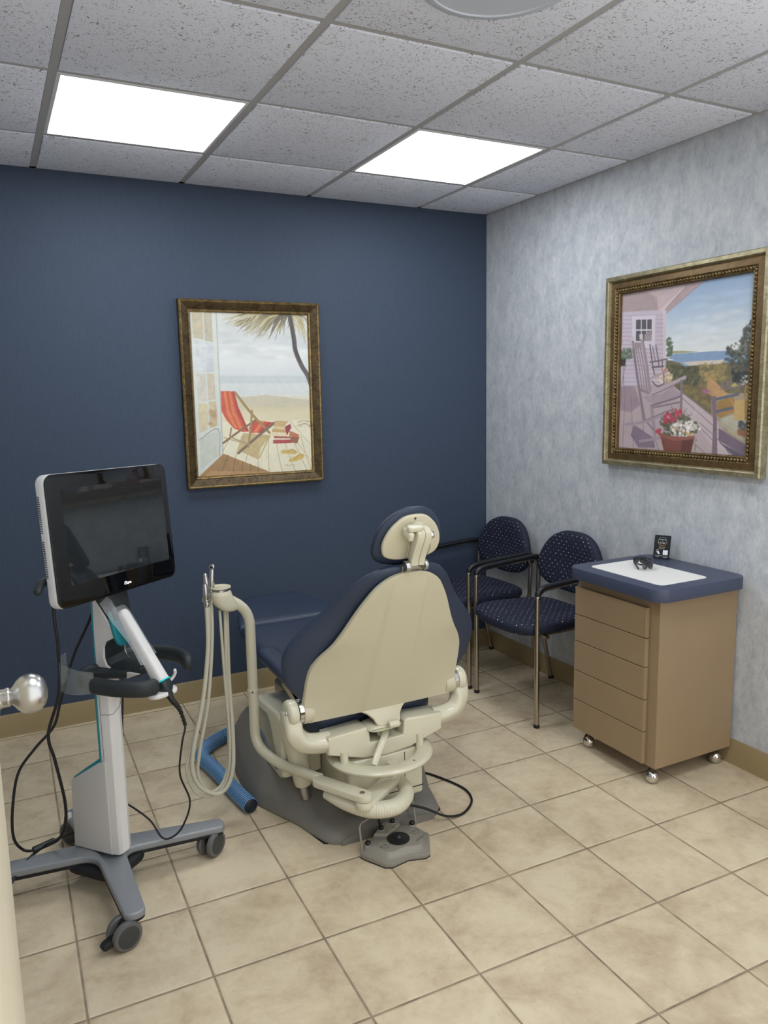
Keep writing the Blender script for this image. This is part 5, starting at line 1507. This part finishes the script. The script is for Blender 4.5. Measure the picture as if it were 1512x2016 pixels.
# instruments hanging in the holder, each with its own tubing
def instrument(label, name, cat, x, y, z0, z1, lean, head, hose, hr_):
    t = thing(name, label, cat, (x, y, z0), group=None)
    a = Vector((x, y, z0)); c = a + Vector((lean[0], lean[1], z1 - z0)); d = (c - a).normalized()
    L = (c - a).length
    b = B(); lathe(b, a, d, [(0.007, 0), (0.0105, 0.004), (0.0105, L * .3), (0.0092, L * .32), (0.0108, L * .36), (0.0105, L * .6), (0.0088, L * .9), (0.007, L)], 20)
    obj('grip', b, 'nickel', t)
    if head == 'round':
        b = B(); lathe(b, c + Vector((0.006, 0.008, 0)) * 0.9, (-0.55, -0.8, 0.1), [(0.006, 0), (0.0095, 0.001), (0.0095, 0.015), (0.007, 0.017)], 24)
        h = obj('turbine_head', b, 'nickel', t); b = B(); lathe(b, c + Vector((-0.0045, -0.006, 0.002)), (-0.55, -0.8, 0.1), [(0.0035, 0), (0.0035, 0.0035)], 14); obj('push_button', b, 'dark_under', h)
    elif head == 'dome':
        b = B(); ball(b, c, 0.0075, 16, (1, 1, 1.2)); obj('tip', b, 'nickel', t, 60)
    else:
        b = B(); ball(b, a + Vector((0, 0, L * 0.75)), 0.0065, 16); obj('button', b, 'chrome', t, 60); b = B(); ball(b, a + Vector((0.001, -0.006, 0.012)), 0.006, 14); obj('button', b, 'chrome', t, 60)
    b = B(); tube(b, hose, hr_, 12, 8); obj('tubing', b, 'cream_hose', t, 60)
    return t
instrument('metal handpiece with a round turbine head, right of the pair by the cup platform', 'dental_handpiece', 'dental handpiece', -1.893, -1.135, 0.800, 0.905, (0.010, 0.004), 'round',
           [(-1.893, -1.135, 0.802), (-1.898, -1.14, 0.66), (-1.925, -1.15, 0.45), (-1.965, -1.15, 0.27), (-1.972, -1.15, 0.185), (-1.935, -1.15, 0.120), (-1.885, -1.15, 0.150), (-1.860, -1.14, 0.25), (-1.853, -1.13, 0.50), (-1.846, -1.13, 0.758)], 0.0062)
instrument('slim plain handpiece with a domed top, left of the pair by the cup platform', 'dental_handpiece', 'dental handpiece', -1.908, -1.160, 0.795, 0.885, (-0.006, 0.002), 'dome',
           [(-1.908, -1.160, 0.797), (-1.914, -1.16, 0.66), (-1.950, -1.16, 0.45), (-2.000, -1.16, 0.28), (-2.012, -1.16, 0.215), (-1.985, -1.16, 0.135), (-1.925, -1.16, 0.112), (-1.875, -1.16, 0.165), (-1.858, -1.15, 0.30), (-1.862, -1.14, 0.52), (-1.867, -1.14, 0.756)], 0.0050)
instrument('small air water syringe with ball buttons at the far left of the holder', 'air_water_syringe', 'dental syringe', -1.918, -1.172, 0.782, 0.862, (-0.002, 0.0), 'btn',
           [(-1.918, -1.172, 0.784), (-1.921, -1.17, 0.64), (-1.948, -1.17, 0.46), (-1.988, -1.17, 0.30), (-1.995, -1.17, 0.215), (-1.965, -1.17, 0.148), (-1.905, -1.17, 0.118), (-1.862, -1.17, 0.175), (-1.846, -1.15, 0.30), (-1.842, -1.12, 0.52), (-1.838, -1.12, 0.757)], 0.0075)

# blue suction hose on the floor
b = B()
P = [(-1.50, -0.44, 0.030), (-1.606, -0.485, 0.030), (-1.724, -0.535, 0.030), (-1.815, -0.605, 0.030), (-1.852, -0.685, 0.030), (-1.838, -0.79, 0.030), (-1.825, -0.90, 0.030), (-1.812, -1.02, 0.030), (-1.803, -1.09, 0.030), (-1.794, -1.150, 0.030)]
sp_ = smooth_path(P, 26)
sweep(b, sp_, lambda t: 0.0265 + 0.0022 * math.sin(t * 2 * PI * 165 * 0.999), 22, uv=True)
P2 = smooth_path(P, 100)
b.free(); b = B()
P2, Lh = resample(P2, 0.0011)
sweep(b, P2, lambda t: 0.0262 - 0.0016 * math.cos(t * 2 * PI * Lh / 0.0098 + PI / 2), 20, uv=True)
tag(obj('suction_hose', b, 'blue_hose', None, 60), 'blue ribbed suction hose curving on the floor left of the chair base', 'hose')

# ---------------- foot control on the floor behind the chair
fc = thing('foot_control', 'grey foot pedal control with four buttons and a wire handle on the floor', 'foot control', (-1.43, -1.58, 0))
low = [(-1.567, -1.580), (-1.560, -1.600), (-1.522, -1.668), (-1.500, -1.678), (-1.440, -1.668), (-1.385, -1.685), (-1.366, -1.678), (-1.318, -1.590), (-1.330, -1.560), (-1.345, -1.535), (-1.41, -1.500), (-1.52, -1.535)]
cxf, cyf = -1.44, -1.59
b = B(); rings = []
def rg_(k, z, dy=0.0): return [(cxf + (x - cxf) * k, cyf + (y - cyf) * k + dy, z) for x, y in low]
loft(b, [rg_(0.985, 0.0), rg_(1.0, 0.003), rg_(1.0, 0.016), rg_(0.985, 0.019), rg_(0.90, 0.021, 0.002), rg_(0.80, 0.034, 0.006), rg_(0.775, 0.0375, 0.006), rg_(0.74, 0.0385, 0.007)])
fb = obj('pedal_body', b, 'pedal_grey', fc, 40)
b = B(); loft(b, [rg_(1.004, 0.0), rg_(1.004, 0.0035)]); obj('rubber_edge', b, 'dark_under', fb)
# raised pod carrying the middle buttons
b = B(); prism(b, [(-1.505, -1.553), (-1.468, -1.575), (-1.40, -1.537), (-1.395, -1.512), (-1.445, -1.500)], (0, 0, 0.036), (1, 0, 0), (0, 1, 0), (0, 0, 1), 0.016, 0.005, 3, both=True); obj('button_pod', b, 'pedal_grey', fb)
for bx, by, bz in ((-1.536, -1.572, 0.030), (-1.472, -1.540, 0.048), (-1.420, -1.520, 0.048), (-1.358, -1.545, 0.036)):
    b = B(); lathe(b, (bx, by, bz - 0.012), (0, 0, 1), [(0.014, 0), (0.0135, 0.014), (0.011, 0.018), (0.010, 0.018)], 24); c = obj('button_socket', b, 'pedal_grey', fc)
    b = B(); lathe(b, (bx, by, bz + 0.005), (0, 0, 1), [(0.0095, 0), (0.0095, 0.007), (0.007, 0.010), (0.002, 0.0105)], 20); obj('button', b, 'black_plastic', c)
b = B(); lathe(b, (-1.438, -1.598, 0.037), (0, 0, 1), [(0.034, 0), (0.037, 0.003), (0.037, 0.005), (0.030, 0.008), (0.012, 0.0105), (0.0095, 0.014), (0.007, 0.0175), (0.002, 0.018)], 40)
obj('rocker_disc', b, 'black_plastic', fc)
b = B()
sweep(b, round_path([(-1.558, -1.575, 0.018), (-1.560, -1.560, 0.105), (-1.318, -1.470, 0.105), (-1.330, -1.520, 0.025)], 0.018, 6), 0.0035, 10)
obj('wire_handle', b, 'pedal_grey', fc, 60)
for n_, (x, y) in zip('1234', ((-1.512, -1.592), (-1.462, -1.566), (-1.432, -1.553), (-1.357, -1.572))):
    letters(n_, 0.009, 'label_dark', fb, (x, y, 0.0388 if n_ in '14' else 0.0522), (0.93, 0.36, 0), (-0.36, 0.93, 0), (0, 0, 1), 'printed_number', 0.0003)
b = B()
for cx, cy, fl in ((-1.492, -1.615, 1), (-1.372, -1.590, -1)):
    Z = 0.0392
    for L_ in ([(-0.022, 0.008), (-0.012, -0.010), (0.004, -0.012), (0.014, 0.002), (0.022, 0.003)], [(-0.004, 0.014), (0.004, 0.002)], [(-0.008, 0.006), (0.008, 0.010)], [(-0.020, 0.010), (-0.014, 0.004)]):
        sweep(b, [(cx + fl * p[0] * 0.9, cy + p[1] * 0.9, Z) for p in L_], 0.0005, 5)
sweep(b, [(-1.393, -1.634, 0.0392), (-1.352, -1.616, 0.0392)], 0.0005, 5); sweep(b, [(-1.392, -1.639, 0.0392), (-1.358, -1.624, 0.0392)], 0.0005, 5)
obj('printed_marks', b, 'label_dark', fb, None)
b = B()
tube(b, [(-1.462, -1.520, 0.044), (-1.466, -1.512, 0.085), (-1.440, -1.502, 0.110), (-1.385, -1.500, 0.100), (-1.29, -1.505, 0.060), (-1.215, -1.525, 0.020), (-1.155, -1.523, 0.006), (-1.105, -1.500, 0.005), (-1.060, -1.455, 0.005), (-1.040, -1.390, 0.005), (-1.052, -1.320, 0.005), (-1.085, -1.235, 0.005), (-1.120, -1.165, 0.005), (-1.16, -1.08, 0.02)], 0.0042, 10, 8)
obj('control_cable', b, 'black_rubber', fc, 60)

# ================================================================== SCANNER CART
# local frame: x = across the screen, -y = towards the front of the cart
CO = (-2.315, -1.300, 0.0); CR = math.atan2(0.652, 0.759)
ct = thing('scanner_cart', 'white and grey wheeled scanner cart with a black touch screen, left foreground', 'medical cart', CO, CR)
def cb(name, bm, mat, parent=None, smooth=35): return obj(name, bm, mat, parent or ct, smooth, world=False)
def Cw(w, n, z): return Vector((w, -n, z))

TIPS = [(-0.188, 0.285), (0.262, 0.250), (-0.235, -0.275), (0.150, -0.255)]
j0 = (0.008, 0.02)
b = B()
def star(k, drop):
    # X outline with rounded tips and small crotches
    order = [1, 0, 2, 3]    # right-front, left-front, left-back, right-back : counter clockwise in (w, -n)
    return order
tp = [Vector(TIPS[i]) for i in (1, 3, 2, 0)]
pts = []
J = Vector(j0)
for i, t_ in enumerate(tp):
    d = (t_ - J).normalized(); nrm_ = Vector((-d.y, d.x))
    nx_ = tp[(i + 1) % 4]; pv = tp[i - 1]
    # side facing the previous arm
    s0 = 1 if nrm_.dot(pv - J) > 0 else -1
    for k in range(9):
        a = PI / 2 * s0 - PI * s0 * k / 8
        pts.append(t_ + d * (math.cos(a) * 0.018) + nrm_ * (math.sin(a) * 0.029))
    dn = (nx_ - J).normalized()
    m = (d + dn).normalized()
    half = math.acos(max(-1, min(1, d.dot(dn)))) / 2
    cdist = 0.040 / math.sin(half)
    for q in (d * (cdist * 0.98 + 0.03) + -nrm_ * s0 * 0.039, m * (cdist + 0.008), dn * (cdist * 0.98 + 0.03)):
        pass
    nn = Vector((-dn.y, dn.x)); sn = 1 if nn.dot(t_ - J) > 0 else -1
    a_ = J + d * 0.085 - nrm_ * s0 * 0.039; c_ = J + dn * 0.085 + nn * sn * 0.039; mm = J + m * (cdist + 0.002)
    for k in range(7):
        u = k / 6; pts.append(a_ * (1 - u) ** 2 + mm * 2 * u * (1 - u) + c_ * u * u)
pts2 = [(p.x, -p.y) for p in pts]
def slope(bm, z0):
    for v in bm.verts:
        r = math.hypot(v.co.x - j0[0], v.co.y + j0[1]); v.co.z -= 0.060 * max(0, r - 0.06)
prism(b, pts2, (0, 0, 0.094), (1, 0, 0), (0, 1, 0), (0, 0, 1), 0.022, 0.005, 3); slope(b, 0)
cb('base_star', b, 'arm_grey', None, 40)
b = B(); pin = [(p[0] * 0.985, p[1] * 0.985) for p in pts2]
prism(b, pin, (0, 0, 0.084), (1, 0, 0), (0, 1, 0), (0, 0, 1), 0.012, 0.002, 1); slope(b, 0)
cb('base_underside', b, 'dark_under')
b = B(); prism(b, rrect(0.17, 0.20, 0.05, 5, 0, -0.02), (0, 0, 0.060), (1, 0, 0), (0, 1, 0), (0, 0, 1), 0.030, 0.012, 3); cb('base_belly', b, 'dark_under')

def caster(w, n, rz, lever=False):
    c0 = Vector((w, -n, 0)); R = Matrix.Rotation(rz, 4, 'Z')
    f = lambda x, y, z: tuple(c0 + R @ Vector((x, y, z)))
    b = B(); cyl(b, f(0.015, 0, 0.060), f(0.015, 0, 0.086), 0.015, 20, 0.002)
    b2 = R
    prism(b, [(-0.028, 0.052), (-0.012, 0.078), (0.018, 0.082), (0.032, 0.070), (0.030, 0.045), (0.010, 0.036), (-0.02, 0.036)], f(0, -0.0085, 0), R @ Vector((1, 0, 0)), (0, 0, 1), R @ Vector((0, 1, 0)), 0.017, 0.003, 2)
    cas = cb('caster', b, 'black_plastic')
    for s in (-1, 1):
        b = B(); lathe(b, f(-0.006, s * 0.010, 0.041), R @ Vector((0, s, 0)), [(0.028, 0), (0.038, 0.001), (0.041, 0.005), (0.041, 0.014), (0.038, 0.0185), (0.031, 0.0195)], 40)
        wv = cb('wheel', b, 'wheel_grey', cas)
        b = B(); lathe(b, f(-0.006, s * 0.0285, 0.041), R @ Vector((0, s, 0)), [(0.030, 0), (0.0305, 0.0012), (0.028, 0.002), (0.01, 0.0022)], 36)
        cb('wheel_cap', b, 'dark_grey', wv)
    if lever:
        b = B(); prism(b, smooth2([(-0.072, 0.030), (-0.060, 0.040), (-0.03, 0.046), (-0.02, 0.034), (-0.045, 0.022), (-0.065, 0.020)], 4), f(0, -0.012, 0), R @ Vector((1, 0, 0)), (0, 0, 1), R @ Vector((0, 1, 0)), 0.024, 0.004, 2)
        cb('brake_lever', b, 'black_plastic', cas)
caster(-0.205, 0.268, math.radians(-24), True)
caster(0.242, 0.236, math.radians(-4))
caster(-0.222, -0.255, math.radians(60))
caster(0.135, -0.245, math.radians(95))

# column and storage box, drawn as side profile (n, z)
def side(bm, prof, w0, w1, bev=0.004, seg=2):
    prism(bm, [(-n, z) for n, z in prof], (w0, 0, 0), (0, 1, 0), (0, 0, 1), (1, 0, 0), w1 - w0, bev, seg)
b = B()
rings = []
for z in (0.118, 0.122, 0.40, 0.60, 0.700, 0.704):
    k = 0.0 if 0.12 < z < 0.702 else 0.002
    rings.append([Cw(w, n, z) for w, n in ((-0.030 + k, 0.056), (-0.030 + k, 0.070), (-0.023, 0.094 - k), (-0.014, 0.101 - k), (0.012, 0.102 - k), (0.028, 0.094 - k), (0.036 - k, 0.080), (0.036 - k, 0.056))])
loft(b, rings)
col = cb('column', b, 'cart_white', None, 25)
b = B()
for z in (0.560,):
    sweep(b, [Cw(-0.0303, 0.070, z), Cw(-0.0233, 0.0945, z), Cw(-0.014, 0.1015, z + 0.001), Cw(0.012, 0.1025, z + 0.014), Cw(0.028, 0.0945, z + 0.022)], 0.0006, 5)
sweep(b, [Cw(-0.0305, 0.0690, 0.12), Cw(-0.0305, 0.0690, 0.70)], 0.0005, 5)
cb('column_seam', b, 'dark_grey', col, None)
b = B(); box(b, (-0.033, -0.060, 0.41), (0.036, -0.0535, 0.690), 0.001, 1); box(b, (-0.037, -0.0735, 0.690), (0.056, -0.068, 0.895), 0.001, 1)
cb('teal_back', b, 'teal', col)
b = B(); side(b, [(0.073, 0.118), (0.073, 0.420), (0.060, 0.416), (-0.062, 0.336), (-0.066, 0.322), (-0.072, 0.118)], -0.032, 0.040, 0.004)
sb_ = cb('storage_box', b, 'cart_side')
b = B(); side(b, [(0.070, 0.432), (0.055, 0.424), (0.0, 0.386), (-0.055, 0.345), (-0.066, 0.328), (-0.066, 0.320), (-0.055, 0.330), (0.010, 0.374), (0.070, 0.414)], -0.029, 0.038, 0.002, 1)
cb('teal_lid', b, 'teal', sb_)
b = B(); box(b, Cw(-0.052, -0.066, 0.215), Cw(-0.036, -0.078, 0.232), 0.002, 1); cb('latch', b, 'cart_side', sb_)

# neck: two pale side fins around a dark core
fin = [(0.070, 0.690), (0.074, 0.900), (0.082, 0.905), (0.150, 0.815), (0.150, 0.805), (0.112, 0.786), (0.104, 0.770), (0.102, 0.735), (0.110, 0.716), (0.125, 0.708), (0.225, 0.704), (0.185, 0.688), (0.115, 0.680)]
for w0, w1 in ((-0.036, -0.028), (0.048, 0.056)):
    b = B(); side(b, fin, w0, w1, 0.0015, 1); cb('neck_fin', b, 'cart_side')
b = B(); side(b, [(0.078, 0.705), (0.078, 0.930), (0.118, 0.960), (0.136, 0.90), (0.148, 0.815), (0.140, 0.790), (0.110, 0.775), (0.107, 0.735), (0.120, 0.718), (0.20, 0.712), (0.20, 0.704)], -0.028, 0.048, 0.004)
nk = cb('neck_core', b, 'soft_black')
b = B()
cr = smooth2([(-0.024, 0.0), (-0.023, 0.055), (-0.010, 0.088), (0.012, 0.092), (0.028, 0.066), (0.029, 0.01), (0.020, -0.018), (-0.010, -0.022)], 5)
up2 = Vector((0, 0.28, 0.96)).normalized(); n2_ = Vector((0, -0.96, 0.28)).normalized()
prism(b, cr, Cw(-0.014, 0.146, 0.796), (1, 0, 0), up2, n2_, 0.012, 0.004, 2)
cb('teal_cradle', b, 'teal', nk)

# handle ring, two curved arms reaching forward
rp = [(math.copysign(abs(math.cos(a)) ** .7, math.cos(a)), math.copysign(abs(math.sin(a)) ** .7, math.sin(a)) * 1.45) for a in [2 * PI * k / 16 for k in range(16)]]
b = B()
RZ = 0.695
LA = [Cw(-0.020, 0.075, RZ), Cw(-0.070, 0.062, RZ), Cw(-0.108, 0.090, RZ), Cw(-0.126, 0.150, RZ), Cw(-0.120, 0.225, RZ - 0.002), Cw(-0.092, 0.280, RZ - 0.006), Cw(-0.062, 0.295, RZ - 0.008)]
sweep(b, smooth_path(LA, 7), lambda t: 0.0155, prof=rp, up=(0, 0, 1), dome=True)
cb('handle_ring', b, 'soft_black', None, 50)
b = B()
RA = [Cw(0.040, 0.075, RZ), Cw(0.075, 0.055, RZ), Cw(0.120, 0.060, RZ), Cw(0.158, 0.105, RZ), Cw(0.168, 0.165, RZ), Cw(0.155, 0.225, RZ), Cw(0.122, 0.272, RZ - 0.004)]
sweep(b, smooth_path(RA, 7), lambda t: 0.0155, prof=rp, up=(0, 0, 1), dome=True)
cb('handle_ring', b, 'soft_black', None, 50)
b = B(); prism(b, smooth2([(-0.075, -0.06), (0.095, -0.055), (0.075, -0.14), (0.04, -0.20), (-0.02, -0.20), (-0.055, -0.14)], 4), (0, 0, 0.686), (1, 0, 0), (0, 1, 0), (0, 0, 1), 0.024, 0.006, 2)
cb('ring_saddle', b, 'soft_black')
b = B()
prism(b, smooth2([(-0.045, -0.275), (-0.035, -0.305), (0.02, -0.318), (0.042, -0.305), (0.040, -0.288), (0.0, -0.280)], 4), (-0.020, 0, 0.648), (1, 0, 0), (0, 1, 0), (0, 0, 1), 0.014, 0.004, 2)
cb('wand_rest', b, 'cart_white')
b = B()
sweep(b, smooth_path([Cw(0.000, 0.275, 0.668), Cw(0.024, 0.285, 0.675), Cw(0.030, 0.296, 0.692), Cw(0.026, 0.300, 0.705)], 5), 0.0045, 10, dome=True)
cb('cord_hook', b, 'cart_white')
# clear bin hooked on the left of the ring
b = B()
rings = []
path = [Cw(-0.075, 0.00, 0), Cw(-0.125, 0.02, 0), Cw(-0.158, 0.07, 0), Cw(-0.156, 0.12, 0), Cw(-0.130, 0.15, 0)]
sp2 = smooth_path(path, 6)
for i, p in enumerate(sp2):
    d = (sp2[min(i + 1, len(sp2) - 1)] - sp2[max(i - 1, 0)]).normalized(); n_ = Vector((-d.y, d.x, 0)) * 0.0012
    zt = 0.755 - 0.05 * max(0, i / len(sp2) - 0.5)
    rings.append([p + n_ + Vector((0, 0, 0.675)), p - n_ + Vector((0, 0, 0.675)), p - n_ + Vector((0, 0, zt)), p + n_ + Vector((0, 0, zt))])
loft(b, rings)
cb('clear_bin', b, 'clear', None, 50)

# screen
SC = Cw(-0.008, 0.166, 0.932); lean = math.atan2(0.075, 0.996)
su = Vector((0.026, math.sin(lean), math.cos(lean))).normalized(); sx_ = Vector((1, 0, -0.026)).normalized(); sn = sx_.cross(su)
SW, SHT = 0.474, 0.348
def sc_o(x, y, d): return SC + sx_ * x + su * y + sn * d
out = rrect(SW, SHT, 0.026, 8, 0, SHT / 2)
b = B(); prism(b, out, sc_o(0, 0, -0.036), sx_, su, sn, 0.033, 0.008, 3, both=True)
sr = cb('screen_housing', b, 'cart_white', None, 40)
b = B(); prism(b, rrect(SW - 0.10, SHT - 0.08, 0.03, 6, 0, SHT / 2), sc_o(0, 0, -0.052), sx_, su, sn, 0.02, 0.008, 3); cb('rear_bulge', b, 'cart_white', sr)
b = B(); prism(b, rrect(SW - 0.001, SHT - 0.001, 0.026, 8, 0, SHT / 2), sc_o(0, 0, -0.004), sx_, su, sn, 0.005, 0.0015, 2); gl = cb('screen_glass', b, 'glass_black', sr, 40)
b = B(); prism(b, rrect(0.400, 0.252, 0.001, 2, 0.012, SHT / 2 + 0.008), sc_o(0, 0, 0.0009), sx_, su, sn, 0.0003); cb('screen_area', b, 'screen_off', gl, None)
letters('iTero', 0.0125, 'logo_glow', gl, sc_o(0.020, 0.022, 0.0012), sx_, su, sn, 'lit_logo', 0.0003, world=False)
b = B()
for k in range(46):
    if 21 <= k <= 24: continue
    y = 0.085 + k * 0.0046
    box(b, (0, 0, 0), (0.001, 0.007, 0.0024))
    vs = b.verts[-8:] if False else list(b.verts)[-8:]
    for v in vs:
        c = v.co.copy(); v.co = sc_o(-SW / 2 - 0.0004 + c.x, y + c.z, -0.030 + c.y)
cb('vent_slots', b, 'dark_under', sr, None)
b = B(); sweep(b, smooth_path([sc_o(-0.21, 0.075, -0.05), sc_o(-0.235, 0.07, -0.055), sc_o(-0.252, 0.055, -0.05)], 4), 0.012, 10, dome=True); cb('rear_handle', b, 'soft_black', sr)
b = B(); cyl(b, Cw(0.010, 0.095, 0.925), sc_o(0.02, 0.06, -0.05), 0.032, 24); box(b, (-0.055, -0.118, 0.945), (0.075, -0.095, 1.06), 0.006, 2); cb('screen_mount', b, 'soft_black')

# ---------------- scanner wand resting in the cart
TW = Matrix.Translation(CO) @ Matrix.Rotation(CR, 4, 'Z')
def W_(w, n, z): return TW @ Vector((w, -n, z))
wa = W_(-0.012, 0.158, 0.878); wb_ = W_(-0.016, 0.286, 0.684)
sw_ = thing('scanner_wand', 'white handheld scanner in a clear sleeve, slanting in the cart holder', 'dental scanner', tuple(wb_))
dv = (wb_ - wa).normalized(); sxw = TW.to_3x3() @ Vector((1, 0, 0)); sxw = (sxw - dv * sxw.dot(dv)).normalized(); syw = dv.cross(sxw)
L = (wb_ - wa).length
b = B(); rings = []
sec = [(math.copysign(abs(math.cos(a)) ** .6, math.cos(a)), math.copysign(abs(math.sin(a)) ** .6, math.sin(a))) for a in [2 * PI * k / 24 for k in range(24)]]
for t_, hw_, hh_ in ((0, .009, .008), (0.015, .013, .011), (0.06, .0155, .0135), (0.3, .0165, .0155), (0.6, .0175, .017), (0.93, .0195, .019), (0.985, .0200, .0195), (1.0, .0195, .019)):
    rings.append([wa + dv * (L * t_) + sxw * (c * hw_) + syw * (s * hh_) for c, s in sec])
loft(b, rings); wd = obj('wand_body', b, 'cart_white', sw_, 50)
b = B(); loft(b, [[wa + dv * (L * t_) + sxw * (c * r) + syw * (s * r) for c, s in sec] for t_, r in ((0.988, .0205), (0.992, .0225), (1.004, .0225), (1.008, .0205))]); obj('cyan_ring', b, 'cyan', wd)
b = B(); loft(b, [[wa + dv * (L * 1.0 + q) + sxw * (c * r) + syw * (s * r) for c, s in sec] for q, r in ((0.001, .0195), (0.012, .0205), (0.024, .019), (0.034, .013), (0.046, .010))]); obj('end_cap', b, 'soft_black', wd)
b = B()
q0 = wb_ + dv * 0.040
cord = [q0, q0 + dv * 0.03, W_(0.052, 0.335, 0.575), W_(0.050, 0.345, 0.53), W_(0.050, 0.345, 0.47), W_(0.056, 0.345, 0.36), W_(0.085, 0.340, 0.25), W_(0.078, 0.330, 0.165), W_(0.048, 0.33, 0.125), W_(0.020, 0.32, 0.135), W_(0.0, 0.30, 0.185), W_(-0.02, 0.24, 0.215), W_(-0.01, 0.15, 0.24), W_(0.03, 0.08, 0.25)]
cord = [q0, q0 + dv * 0.02, Vector((-2.100, -1.545, 0.600)), Vector((-2.084, -1.53, 0.545)), Vector((-2.085, -1.47, 0.46)), Vector((-2.086, -1.42, 0.345)), Vector((-2.055, -1.39, 0.235)), Vector((-2.076, -1.375, 0.155)), Vector((-2.108, -1.37, 0.122)), Vector((-2.140, -1.36, 0.122)), Vector((-2.168, -1.34, 0.175)), Vector((-2.205, -1.30, 0.205)), Vector((-2.25, -1.25, 0.23))]
sweep(b, smooth_path(cord, 8), 0.0030, 10); obj('cord', b, 'black_rubber', sw_, 60)
b = B()
cp = smooth_path(cord[:4], 22)
sweep(b, cp, lambda t: 0.0105 - 0.0055 * min(1, t * 1.25) + (0.0010 * math.sin(t * 95) if t > .3 else 0), 12); obj('strain_relief', b, 'black_rubber', sw_, 60)
# sleeve: thin film around the upper two thirds, with a loose flap on the left
b = B(); rings = []
for t_, hw_, hh_, sh in ((-0.06, .022, .004, -.006), (-0.03, .023, .010, -.005), (0.05, .023, .017, -.004), (0.2, .022, .018, -.003), (0.38, .021, .019, -.002), (0.5, .020, .019, 0), (0.58, .022, .020, 0), (0.66, .026, .021, 0)):
    rings.append([wa + dv * (L * t_) + sxw * (c * hw_ + sh) + syw * (s * hh_) for c, s in sec])
loft(b, rings, False, False)
r_ = bmesh.ops.solidify(b, geom=b.faces[:], thickness=0.0003)
obj('clear_sleeve', b, 'clear_bag', sw_, 60)
b = B()
fl = [(-0.055, -0.012), (-0.040, -0.058), (0.02, -0.052), (0.09, -0.036), (0.125, -0.034), (0.165, -0.036), (0.172, -0.010)]
prism(b, fl, wa - syw * 0.004, dv, sxw, syw, 0.0006)
obj('sleeve_flap', b, 'clear_bag', sw_, None)

# ---------------- power cords behind and below the cart
b = B()
P = [(-2.386, -1.42, 1.00), (-2.398, -1.43, 0.90), (-2.395, -1.43, 0.80), (-2.402, -1.41, 0.66), (-2.436, -1.38, 0.535), (-2.424, -1.36, 0.445), (-2.406, -1.33, 0.305), (-2.408, -1.30, 0.215), (-2.430, -1.265, 0.150), (-2.480, -1.225, 0.113), (-2.525, -1.26, 0.100), (-2.570, -1.315, 0.075), (-2.63, -1.37, 0.02), (-2.72, -1.40, 0.008), (-2.85, -1.41, 0.007)]
sweep(b, smooth_path(P, 9), 0.0046, 12)
tag(obj('power_cord', b, 'black_rubber', None, 60), 'thick black power cord hanging from the screen and crossing the left cart arm', 'cable')
b = B()
P = [(-2.272, -1.29, 0.93), (-2.286, -1.27, 0.838), (-2.344, -1.26, 0.716), (-2.390, -1.26, 0.583), (-2.415, -1.26, 0.508), (-2.470, -1.26, 0.452), (-2.521, -1.26, 0.386), (-2.545, -1.26, 0.280), (-2.550, -1.25, 0.186), (-2.531, -1.22, 0.125), (-2.500, -1.230, 0.116), (-2.447, -1.212, 0.118), (-2.405, -1.195, 0.122), (-2.378, -1.205, 0.125)]
sweep(b, smooth_path(P, 9), 0.0042, 12)
tc_ = thing('data_cable', 'thinner black cable looping left of the cart into a small inline block', 'cable', (-2.47, -1.245, 0.10))
obj('cable', b, 'black_rubber', tc_, 60)
b = B()
d = Vector((0.95, 0.32, 0.03)).normalized()
cyl(b, Vector((-2.502, -1.230, 0.117)), Vector((-2.502, -1.230, 0.117)) + d * 0.068, 0.0095, 20, 0.003)
obj('inline_block', b, 'black_plastic', tc_)
b = B()
P = [(-2.205, -1.22, 1.00), (-2.200, -1.20, 0.90), (-2.202, -1.19, 0.70), (-2.205, -1.20, 0.56), (-2.215, -1.215, 0.46), (-2.22, -1.22, 0.38)]
sweep(b, smooth_path(P, 8), 0.0032, 10)
tag(obj('screen_cable', b, 'black_rubber', None, 60), 'thin black cable hanging straight down behind the right side of the screen', 'cable')

# ================================================================== OPEN DOOR at the left edge and a wooden cabinet at the right edge
b = B()
prism(b, rrect(0.040, 0.86, 0.010, 4, -2.562, -2.932), (0, 0, 0.008), (1, 0, 0), (0, 1, 0), (0, 0, 1), 2.03, 0.001, 1)
dr = struct('door_1', b, 'door')
b = B()
kx, ky, kz = -2.5060, -2.600, 1.0936
kd = Vector((1, 0.0, 0)); fx_ = -2.542
lathe(b, (fx_, ky, kz - 0.004), kd, [(0.030, 0), (0.031, 0.002), (0.026, 0.006), (0.012, 0.008), (0.0105, 0.012), (0.0105, 0.019)], 36)
kn = struct('door_knob_rose', b, 'nickel', 35, dr)
b = B()
lathe(b, (fx_, ky, kz - 0.002), kd, [(0.0115, 0.006), (0.0115, 0.0155), (0.0125, 0.0165), (0.0125, 0.0195), (0.010, 0.021), (0.013, 0.0245), (0.0185, 0.0285), (0.0235, 0.034), (0.0258, 0.041), (0.0255, 0.048), (0.0225, 0.056), (0.0165, 0.0615), (0.009, 0.0645), (0.002, 0.0655)], 48)
struct('door_knob', b, 'nickel', 60, dr)
for c_ in dr.children: 
    if 'kind' in c_: del c_['kind']

t = thing('wood_cabinet', 'brown wooden cabinet edge just inside the lower right corner of the view', 'cabinet', (-1.27, -3.2, 0))
b = B(); box(b, (-1.515, -3.42, 0.06), (-1.03, -2.985, 0.585), 0.002, 1); obj('body', b, 'wood', t)
b = B(); box(b, (-1.521, -3.43, 0.585), (-1.02, -2.978, 0.605), 0.003, 2); obj('top_panel', b, 'wood', t)
b = B(); box(b, (-1.50, -3.40, 0), (-1.05, -3.01, 0.06)); obj('plinth', b, 'dark_under', t)
